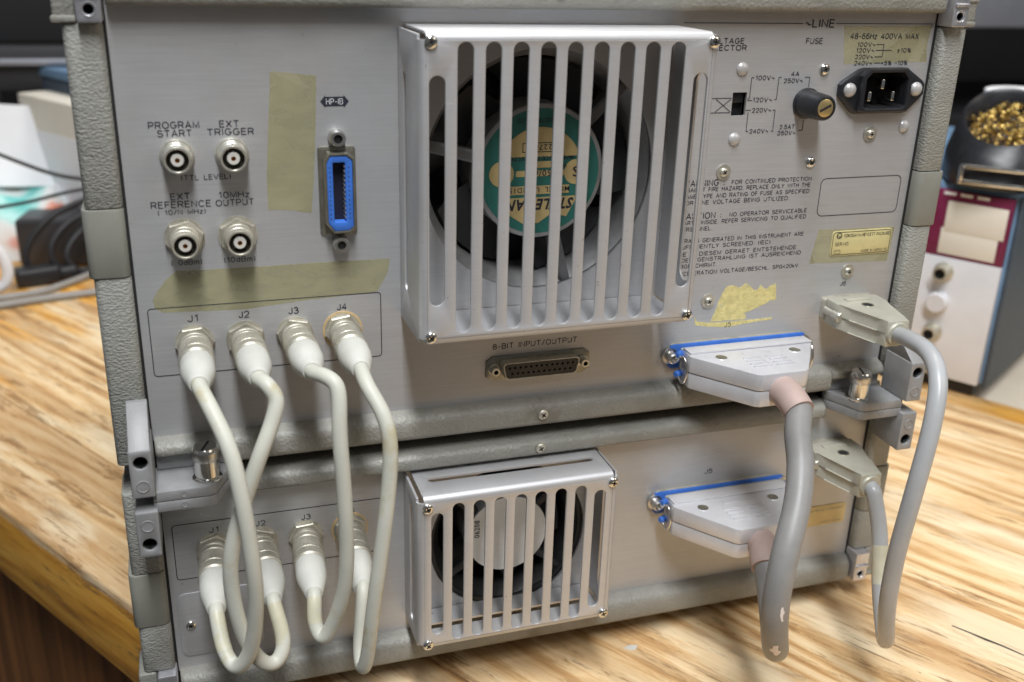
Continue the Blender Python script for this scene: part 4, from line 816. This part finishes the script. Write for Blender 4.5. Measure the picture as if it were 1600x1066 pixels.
# ------------------------------------------------------------------ thick cable with silver hoods
mc = thing('multipin_cable', 'thick grey cable looping between two silver connector hoods with blue inserts', 'cable')
def big_hood(dz, dx, tip):
    T = lambda x, y, z: (x+dx, y, z+dz)
    bm = bmesh.new(); pts = [(262.2+dx, -6), (334.2+dx, -6), (334.6+dx, -14), (312+dx, -46), (309.5+dx, -47.6), (285+dx, -47.6), (282.5+dx, -46), (261.0+dx, -17)]
    add_prism(bm, pts, 140.2+dz, 149.2+dz, 0.7, 2)
    o = finish('hood', bm, 'hood_silver', mc, 40)
    bm = bmesh.new(); add_prism(bm, [(x+(0.25 if x < 297+dx else -0.25), y+0.25) for x, y in pts], 131.4+dz, 139.9+dz, 0.7, 2); setlabel(finish('hood_half', bm, 'hood_silver', o, 40), 'lower half of the hood')
    bm = bmesh.new()
    add_prism(bm, [(262+dx, -7), (334+dx, -7), (334+dx, -15), (262+dx, -15)], 149.3+dz, 150.3+dz, 0.4)
    for sx in (0, 1):
        for k in range(4): add_prism(bm, [(286+dx+sx*13, -26-k*3.6), (296+dx+sx*13, -26-k*3.6), (296+dx+sx*13, -27.4-k*3.6), (286+dx+sx*13, -27.4-k*3.6)], 149.1+dz, 149.9+dz, 0.3)
    add_prism(bm, [(289+dx, -19.5), (305+dx, -19.5), (305+dx, -21.5), (289+dx, -21.5)], 149.1+dz, 149.6+dz, 0.2)
    finish('hood_ribs', bm, 'hood_silver', o, 40)
    for sx, sy in ((276, -22), (319, -22)): lathe('hood_screw', ['hood_silver', 'olive_plate'], o, T(sx, sy, 149.15), (0, 0, 1), [(0, 3.5), (0.25, 3.3), (0.3, 3.0), (0.1, 2.7, 1), (0.1, 0.1, 1)], 20)
    bm = bmesh.new(); add_plate(bm, rrect(257.0+dx, 338.5+dx, 136.5+dz, 150.0+dz, 2.5), [], -2.0, -0.3, 0.4); finish('insert', bm, 'blue_plastic', o)
    bm = bmesh.new(); add_plate(bm, rrect(256+dx, 339.5+dx, 138+dz, 150.5+dz, 5), [], -1.2, -0.1, 0.3); finish('shell_flange', bm, 'nickel_dull', o)
    bm = bmesh.new(); add_box(bm, 262+dx, 334+dx, -6.5, -3.4, 135+dz, 149+dz, 1); finish('collar', bm, 'hood_beige', o)
    for sx in (257.5, 338.0):
        lathe('latch_post', 'knurl', o, T(sx, -1, 144), (0, -1, 0), [(0, 4.4), (1.2, 4.4), (1.4, 3.0), (5.5, 2.9), (6, 2.2), (4, 1.4), (4, 0.1)], 20)
        for zz in (146.5, 135.5): lathe('insert_stub', 'blue_plastic', o, T(sx+(4.4 if sx < 300 else -4.4), -6, zz), (-1 if sx < 300 else 1, -0.5, 0), [(0, 2.0), (3.0, 1.9), (3.6, 1.3)], 14)
        s = 1 if sx < 300 else -1
        bm = bmesh.new(); add_tube(bm, smooth_path([T(sx+2*s, -6, 142), T(sx+2.2*s, -10, 146.5), T(sx+2.6*s, -14, 146), T(sx+3.0*s, -16, 139), T(sx+2.6*s, -13, 133), T(sx+2.2*s, -8, 135)], 8, 3), 0.7, 10); finish('wire_bail', bm, 'chrome', o, 60)
    p0 = Vector(T(297.3, -44, 139.6)); d = (Vector(tip)-p0)
    sl = smooth_path([p0, p0+Vector((0.2, -7, -0.4)), p0+d*0.62+Vector((0, -1.6, 0.8)), Vector(tip)], 10, 4)
    bm = bmesh.new(); add_tube(bm, sl, 7.7, 24); finish('sleeve', bm, 'sleeve', o, 60)
    return sl
t1, t2 = (297.5, -63, 135.0), (291.5, -62.5, 47.0)
s1 = big_hood(0, 0, t1); s2 = big_hood(-87.6, -1.0, t2)
p = [s1[-6], s1[-1], (291, -73.0, 128.5), (285.5, -86, 120.5), (277.5, -99, 107.5), (266.8, -110.0, 90.5), (262.6, -114.0, 70.0), (265.5, -112.0, 49.3), (273.5, -104.0, 31.5), (282, -91.0, 24), (288, -77, 31), s2[-1], s2[-6]]
def blobby(u): return 6.35
tube('cord', 'thick_cable', mc, p, 6.3, 26, 12, 10)
qq = smooth_path(p, 12, 10)
def chip(parent, i0, rows, r, path):
    """flake of missing paint on the cable surface: rows = (along mm, from rad, to rad)"""
    c = path[i0]; t = (path[i0+1]-path[i0-1]).normalized(); tocam = (Vector((22.4, -441.3, 341.6))-c); tocam = (tocam-t*tocam.dot(t)).normalized(); sd = t.cross(tocam)
    bm = bmesh.new(); G_ = []
    for a, b0, b1 in rows:
        k = min(range(len(path)), key=lambda i: abs((path[i]-c).dot(t)-a)+0.3*(path[i]-c).length); o = path[k]+t*(a-(path[k]-c).dot(t))
        G_.append([bm.verts.new(o+(tocam*math.cos(b0+(b1-b0)*j/5)+sd*math.sin(b0+(b1-b0)*j/5))*r) for j in range(6)])
    for p_, q_ in zip(G_, G_[1:]):
        for j in range(5): bm.faces.new((p_[j], p_[j+1], q_[j+1], q_[j]))
    finish('paint_chip', bm, 'chip_white', parent, 0)
zi = lambda z: min(range(30, len(qq)-40), key=lambda i: abs(qq[i].z-z)+(0 if qq[i].y < -100 else 99))
chip(mc, zi(43), [(-5.2, -0.22, 0.12), (-3.6, -0.24, 0.16), (-2.4, -0.2, 0.2), (-1.6, -0.22, 0.40), (-0.4, -0.2, 0.42), (0.5, -0.38, 0.36), (1.4, -0.40, 0.16), (2.6, -0.3, 0.14), (4.0, -0.18, 0.08), (4.5, -0.1, 0.02)], 6.42, qq)
chip(mc, zi(64), [(-4.2, -0.55, -0.42), (-2.4, -0.6, -0.36), (-1.2, -0.72, -0.38), (0.4, -0.6, -0.36), (2.0, -0.6, -0.44), (3.9, -0.66, -0.5)], 6.42, qq)

# ------------------------------------------------------------------ light grey cable with beige D hoods
dc = thing('data_cable', 'light grey cable hanging between two beige metal connector hoods on the right', 'cable')
def d_hood(dz, flip=1):
    pts = [(347.2, -4), (378.0, -4), (378.2, -14), (374.5, -22), (369.5, -38), (369.0, -45), (355.8, -45), (355.5, -38), (350.6, -22), (347.0, -15)]
    bm = bmesh.new(); add_prism(bm, pts, 162.8+dz, 169.6+dz, 0.8, 2); o = finish('hood', bm, 'hood_beige', dc, 40)
    bm = bmesh.new(); add_prism(bm, [(x+(0.3 if x < 362 else -0.3), y+0.3) for x, y in pts], 155.8+dz, 162.5+dz, 0.8, 2); setlabel(finish('hood_half', bm, 'hood_beige', o, 40), 'lower half of the hood')
    bm = bmesh.new(); add_lathe(bm, (362.4, -34, 162.6+dz), (0, -1, 0), [(0, 5.0), (5, 6.6), (11.5, 6.4), (12.2, 5.9), (12.2, 4.4)], 28); finish('cable_clamp', bm, 'hood_beige', o, 40)
    bm = bmesh.new(); add_plate(bm, rrect(346.8, 378.2, 156.6+dz, 169+dz, 2), [], -4.0, 0, 0.4); finish('flange', bm, 'nickel_dull', o)
    for sx in (348.2, 376.8):
        lathe('jack_screw', 'nickel', o, (sx, -4, 162.8+dz), (0, -1, 0), [(0, 2.4), (8, 2.4), (8.4, 2.9), (13, 2.9), (13.6, 2.3), (13.6, 0.1)], 18)
    lathe('hood_screw', ['olive_plate', 'groove'], o, (362.5, -19, 169.5+dz), (0, 0, 1), [(0, 3.4), (0.3, 3.2), (0.12, 2.5), (0.12, 0.6, 1), (0.1, 0.1, 1)], 20)
    bm = bmesh.new(); add_prism(bm, [(355, -8), (370, -8), (370, -12), (355, -12)], 169.4+dz, 170.3+dz, 0.4); finish('ridge', bm, 'hood_beige', o, 40)
d_hood(0); d_hood(-88.0)
p = [(362.4, -42, 162.6), (362.2, -48, 162.8), (358.2, -61.0, 165.6), (353.2, -80.0, 166.6), (347.4, -95.0, 159.5), (340.3, -104.0, 140.1), (333.8, -108.0, 109.7), (332.5, -106.0, 73.8), (336.8, -102.0, 40.8), (346.4, -95.0, 15.3), (354.6, -84.0, 8.4), (359.3, -70.0, 26.2), (363.6, -58.0, 50.7), (362.4, -50, 70.5), (362.4, -47, 73.6), (362.4, -42, 74.6)]
tube('cord', 'thin_cable', dc, p, 4.25, 22, 12, 8)
qq = smooth_path(p, 12, 8); zi2 = [i for i in range(len(qq)) if qq[i].y > -75 and 27 < qq[i].z < 47]
bm = bmesh.new(); add_tube(bm, [qq[i] for i in zi2], 4.36, 22, False); setlabel(finish('stained_jacket', bm, 'coax_yellow', dc, 60), 'yellowed part of the cable')

# ------------------------------------------------------------------ background right: small bench instrument, tip cleaner, shelf
bi = thing('bench_instrument', 'out of focus instrument with maroon band, white face and blue sides', 'instrument', (688, 216, -30), math.atan2(0.85, -0.53)+math.pi)
# local: +x runs to the right end (towards the camera), front faces local -y
W_, D_, H_ = 210, 330, 190
box('case', ['blue_case'], bi, -W_, -0.5, 6, D_, 14, H_, 3)
box('side_panel', 'navy_case', bi, -0.4, 3.0, 3, D_, 12, H_-3, 1)
box('face', 'face_white', bi, -W_+2, -4, 0, 5.8, 14, 124.7, 0.8)
box('band', 'maroon', bi, -W_+2, -4, 0.2, 5.8, 125, 184, 0.8)
for px, z0, z1, w_ in ((-7, 148, 175, 50), (-11, 128, 151, 48)): box('paper_label', 'paper_cream', bi, px-w_, px, -0.5-(z0 > 140)*0.3, 0.2, z0, z1, 0.1)
bm = bmesh.new(); add_plate(bm, rrect(-96, -72, 132, 158, 3), [rrect(-91, -77, 137, 153, 2)], -2, 0.5, 0.5); finish('display_bezel', bm, 'face_white', bi); box('display', 'black_plastic', bi, -91, -77, -0.6, 0.4, 137, 153, 0.1)
for k in range(3): box('name_dash', 'print_white', bi, -62+k*14, -52+k*14, -0.2, 0.3, 180, 182.5)
for x_, z_ in ((-50, 112), (-50, 55), (-50, 24)): lathe('socket', ['nickel_dull', 'dark_inside'], bi, (x_, 0, z_), (0, -1, 0), [(0, 8.5), (2, 8.5), (3, 6.5), (12, 6.3), (12, 4.6), (8, 4.4, 1), (8, 0.1, 1)], 24)
lathe('knob', 'face_white', bi, (-50, 0, 84), (0, -1, 0), [(0, 9.5), (8, 8.8), (9, 8), (9, 0.1)], 28)
for z_ in (60, 36): lathe('knob', 'face_white', bi, (-118, 0, z_), (0, -1, 0), [(0, 8), (12, 7), (13, 6), (13, 0.1)], 24)
for ya in (8, D_-30): box('base_foot', 'black_rubber', bi, -W_+10, -8, ya, ya+20, 0.3, 14, 2)
box('side_handle', 'blue_case', bi, 3.0, 12, 90, 200, 90, 106, 3)

tc_ = thing('tip_cleaner', 'black soldering tip cleaner filled with brass curls on the blue instrument', 'tip cleaner', (700, 262, 160.5), math.radians(-44))
bm = bmesh.new(); rings = []
tilt = math.radians(38)
spec = [(0, 42, 0, 0), (6, 45, 0, 0), (26, 44, 0.3, 0), (44, 39, 0.75, -3), (55, 35.5, 1.0, -5), (57, 34, 1.0, -5), (55, 31.5, 1.0, -5), (38, 29, 1.0, -2)]
for h, r, tl, oy in spec:
    a = tilt*tl; rings.append([bm.verts.new((r*math.cos(t), oy+r*math.sin(t)*math.cos(a), h+r*math.sin(t)*math.sin(a))) for t in [2*math.pi*i/40 for i in range(40)]])
for p_, q_ in zip(rings, rings[1:]):
    for i in range(40): bm.faces.new((p_[i], p_[(i+1) % 40], q_[(i+1) % 40], q_[i]))
bm.faces.new(rings[0]); bm.faces.new(rings[-1]); finish('housing', bm, 'black_plastic', tc_, 50)
bm = bmesh.new(); rnd = random.Random(3)
for k in range(420):
    a = rnd.uniform(0, 6.28); rr = 27*math.sqrt(rnd.random()); u = rr*math.cos(a); v = rr*math.sin(a); c = Vector((u, -4+v*math.cos(tilt), 45+v*math.sin(tilt)+rnd.uniform(-3, 5)))
    ax = Vector((rnd.gauss(0, 1), rnd.gauss(0, 1), rnd.gauss(0, 1))).normalized(); _, e1_, e2_ = frame_axes(ax); R2 = rnd.uniform(1.3, 3.0); n_ = 9; A_ = []
    for i in range(n_):
        th = i/(n_-1)*rnd.uniform(3.5, 5.8); A_.append(c+(e1_*math.cos(th)+e2_*math.sin(th))*R2+ax*i*0.35)
    for i in range(n_-1):
        bm.faces.new([bm.verts.new(x) for x in (A_[i]-ax*0.6, A_[i+1]-ax*0.6, A_[i+1]+ax*0.6, A_[i]+ax*0.6)])
setlabel(finish('brass_curls', bm, 'brass_wool', tc_, 0), 'golden brass curls', kind='stuff')
bm = bmesh.new(); add_box(bm, -28, 28, -50, -42, 4, 8, 1.5); add_box(bm, -28, -24, -50, -44, 4, 20, 1.2); add_box(bm, 24, 28, -50, -44, 4, 20, 1.2); add_box(bm, -28, 28, -49, -43, 17, 20.5, 1.2); finish('tray_bracket', bm, 'chrome', tc_)
wr = thing('reel', 'white rimmed round reel behind the brass curls', 'reel', (845, 395, 180), 0)
lathe('rim', 'paper_white', wr, (0, 0, 30), (0, 0, 1), [(0, 38), (8, 38), (9, 36), (8, 24), (4, 22)], 40); lathe('core', 'navy_case', wr, (0, 0, -20), (0, 0, 1), [(-190, 26), (-186, 30), (50, 22), (54, 21)], 32)
sh_ = thing('metal_shelf', 'grey metal shelf board in the upper right corner', 'shelf', (0, 0, 0), 0)
bm = bmesh.new(); add_box(bm, 900, 2400, 960, 1500, 237, 300, 5, 3); finish('shelf_board', bm, 'shelf_grey', sh_)
for x_ in (2300,): box('post', 'shelf_grey', sh_, x_, x_+40, 970, 1010, -719.5, 236.5, 2)
box('post', 'shelf_grey', sh_, 905, 945, 1450, 1490, -719.5, 236.5, 2)
box('lower_board', 'shelf_dark', sh_, 960, 2290, 1020, 1440, 60, 90, 3)

# ------------------------------------------------------------------ background left
ls = thing('equipment_rack', 'black equipment rack with grey rail behind the papers', 'rack')
box('rail', 'shelf_grey', ls, -700, 260, 1000, 1012, 183, 191, 2)
box('rail', 'shelf_dark', ls, -700, 260, 1013, 1050, 150, 205, 2)
box('cabinet', 'near_black', ls, -700, 260, 1060, 1250, 206, 620, 4)
for x_ in (-210, 200): box('post', 'shelf_grey', ls, x_, x_+14, 1055, 1075, -31, 205, 1.5)
box('shelf', 'shelf_dark', ls, -700, 260, 1100, 1200, 90, 100, 2)
def along(name, label, cat, m, a, ang, dims, z, bev=2, tiltx=0.0):
    o = thing(name, label, cat, (a[0], a[1], z), ang); o.rotation_euler = (tiltx, 0, ang); return o
ins = along('storage_case', 'dark navy case with blue lid behind the white file box', 'case', None, (-153, 1040), TA, None, 30)
box('body', 'navy_case', ins, 0, 330, 0, 120, 0, 138, 3); box('lid', 'blue_case', ins, -2, 332, -2, 122, 138.4, 151, 3)
fb = along('file_box', 'white file box with printed label leaning by the rack', 'box', None, (-164, 985), TA, None, -29)
bm = bmesh.new(); add_box(bm, 0, 330, 0, 60, 0, 181, 2); finish('carton', bm, 'paper_cream', fb); box('printed_label', 'paper_white', fb, 40, 300, -1.2, -0.2, 20, 140, 0.2)
for k in range(6): box('print_line', 'shelf_grey', fb, 150, 235-7*(k % 3), -1.6, -1.3, 110-k*13, 114-k*13)
ps = thing('document_pad', 'white pad of papers leaning in front of the file box', 'papers', (0, 0, 0))
bm = bmesh.new(); V = [(-330, 985, 150), (-132, 960, 138), (-100, 925, 44), (-330, 925, 52)]
f_ = [bm.verts.new(v) for v in V]; g_ = [bm.verts.new((v[0]+4, v[1]+9, v[2]-3)) for v in V]
for q in ((0, 1, 2, 3),): bm.faces.new([f_[i] for i in q]); bm.faces.new([g_[i] for i in q])
for i in range(4): bm.faces.new((f_[i], f_[(i+1) % 4], g_[(i+1) % 4], g_[i]))
finish('sheets', bm, 'paper_white', ps)
box('backing_board', 'paper_white', ps, -330, -102, 942, 948, -29.5, 44, 0.5)
cp = thing('printed_bag', 'glossy bag with turquoise and red print by the power adapter', 'bag', (-262, 868, -29.8), math.radians(-8))
bm = bmesh.new(); G = 16; gr = []
for i in range(G):
    row = []
    for j in range(10):
        x, y = -40+i*13, j*13; hgt = 58+26*(j/9)+6*math.sin(i*0.9+j*0.5)+5*math.cos(j*1.3-i*0.4); e = min(1, min(i, G-1-i, j, 9-j)/1.5); row.append(bm.verts.new((x, y, max(0.3, hgt*e))))
    gr.append(row)
for i in range(G-1):
    for j in range(9): bm.faces.new((gr[i][j], gr[i+1][j], gr[i+1][j+1], gr[i][j+1]))
finish('bag_skin', bm, 'colour_print', cp, 60)
LOOPS = [[(-30, 835, 52), (-63, 820, 55), (-90, 800, 52), (-121, 785, 41), (-145, 775, 17), (-152, 770, -3), (-146, 770, -19), (-129, 775, -25), (-90, 790, -25.5)],
 [(-25, 835, 42), (-57, 820, 44), (-82, 800, 40), (-106, 785, 31), (-122, 775, 14), (-125, 770, -3), (-117, 770, -17), (-95, 775, -25.5), (-60, 786, -25.5)],
 [(-20, 835, 30), (-52, 820, 31), (-76, 800, 29), (-93, 785, 21), (-106, 775, 7), (-109, 770, -6), (-102, 770, -18), (-81, 775, -25.5), (-50, 780, -25.5)]]
pa = thing('power_adapter', 'black brick power adapter on the workbench with its cord looped in front', 'adapter', (-168, 829, -30), math.radians(-10))
box('housing', 'adapter_black', pa, 0, 180, 0, 70, 0.4, 58, 6, 4); box('rating_label', 'shelf_dark', pa, 25, 120, 15, 55, 58.05, 58.3)
for pts in LOOPS:
    bm = bmesh.new(); ca, sa = math.cos(math.radians(10)), math.sin(math.radians(10))
    loc_ = [((x+168)*ca-(y-829)*sa, (x+168)*sa+(y-829)*ca, z+30) for x, y, z in pts]
    add_tube(bm, smooth_path(loc_, 10, 5), 3.9, 14); finish('cord_turn', bm, 'black_rubber', pa, 60)
pc = thing('power_cord_connector', 'black mains cord connector lying in front of the adapter', 'plug', (-160, 742, -30), math.radians(14))
bm = bmesh.new(); add_box(bm, 0, 46, 0, 26, 0.4, 20, 4, 3); add_box(bm, 44, 66, 4, 22, 2, 17, 5, 3); finish('moulded_body', bm, 'black_rubber', pc)
bm = bmesh.new(); add_tube(bm, smooth_path([(62, 13, 9), (85, 16, 8), (120, 40, 6), (170, 60, 5)], 8, 3), 4.2, 14); finish('cord', bm, 'black_rubber', pc, 60)
def loose(name, label, cat, m, pts, r, group=None):
    o = tube(name, m, None, pts, r, 14, 10, 5); return setlabel(o, label, cat, group)
loose('loose_cable', 'grey cable nearest the instrument on the bench, left', 'cable', 'grey_cable', [(-260, 660, -26), (-190, 672, -26), (-130, 690, -26), (-85, 700, -26), (-30, 705, -26), (40, 700, -26)], 4.2, 'grey cables on the bench')
loose('loose_cable', 'grey cable just behind another, curving towards the black connector', 'cable', 'grey_cable', [(-270, 700, -26), (-195, 700, -26), (-140, 712, -26), (-105, 745, -26), (-70, 790, -26), (-20, 830, -26)], 4.2, 'grey cables on the bench')
loose('loose_wire', 'thin black wire sagging across the white papers', 'wire', 'black_rubber', [(-260, 760, 150), (-190, 770, 128), (-150, 775, 108), (-110, 785, 88), (-70, 800, 78), (0, 840, 70)], 2.2)
loose('loose_wire', 'thin black wire crossing the turquoise print', 'wire', 'black_rubber', [(-260, 770, 48), (-190, 775, 54), (-140, 780, 60), (-100, 785, 68), (-60, 800, 70), (0, 840, 66)], 2.0)
loose('hanging_cord', 'white cord end at the left picture edge', 'cord', 'paper_white', [(-186, 720, 40), (-170, 720, 22), (-164, 720, 0), (-170, 720, -17), (-192, 722, -23), (-226, 726, -23)], 6.0)
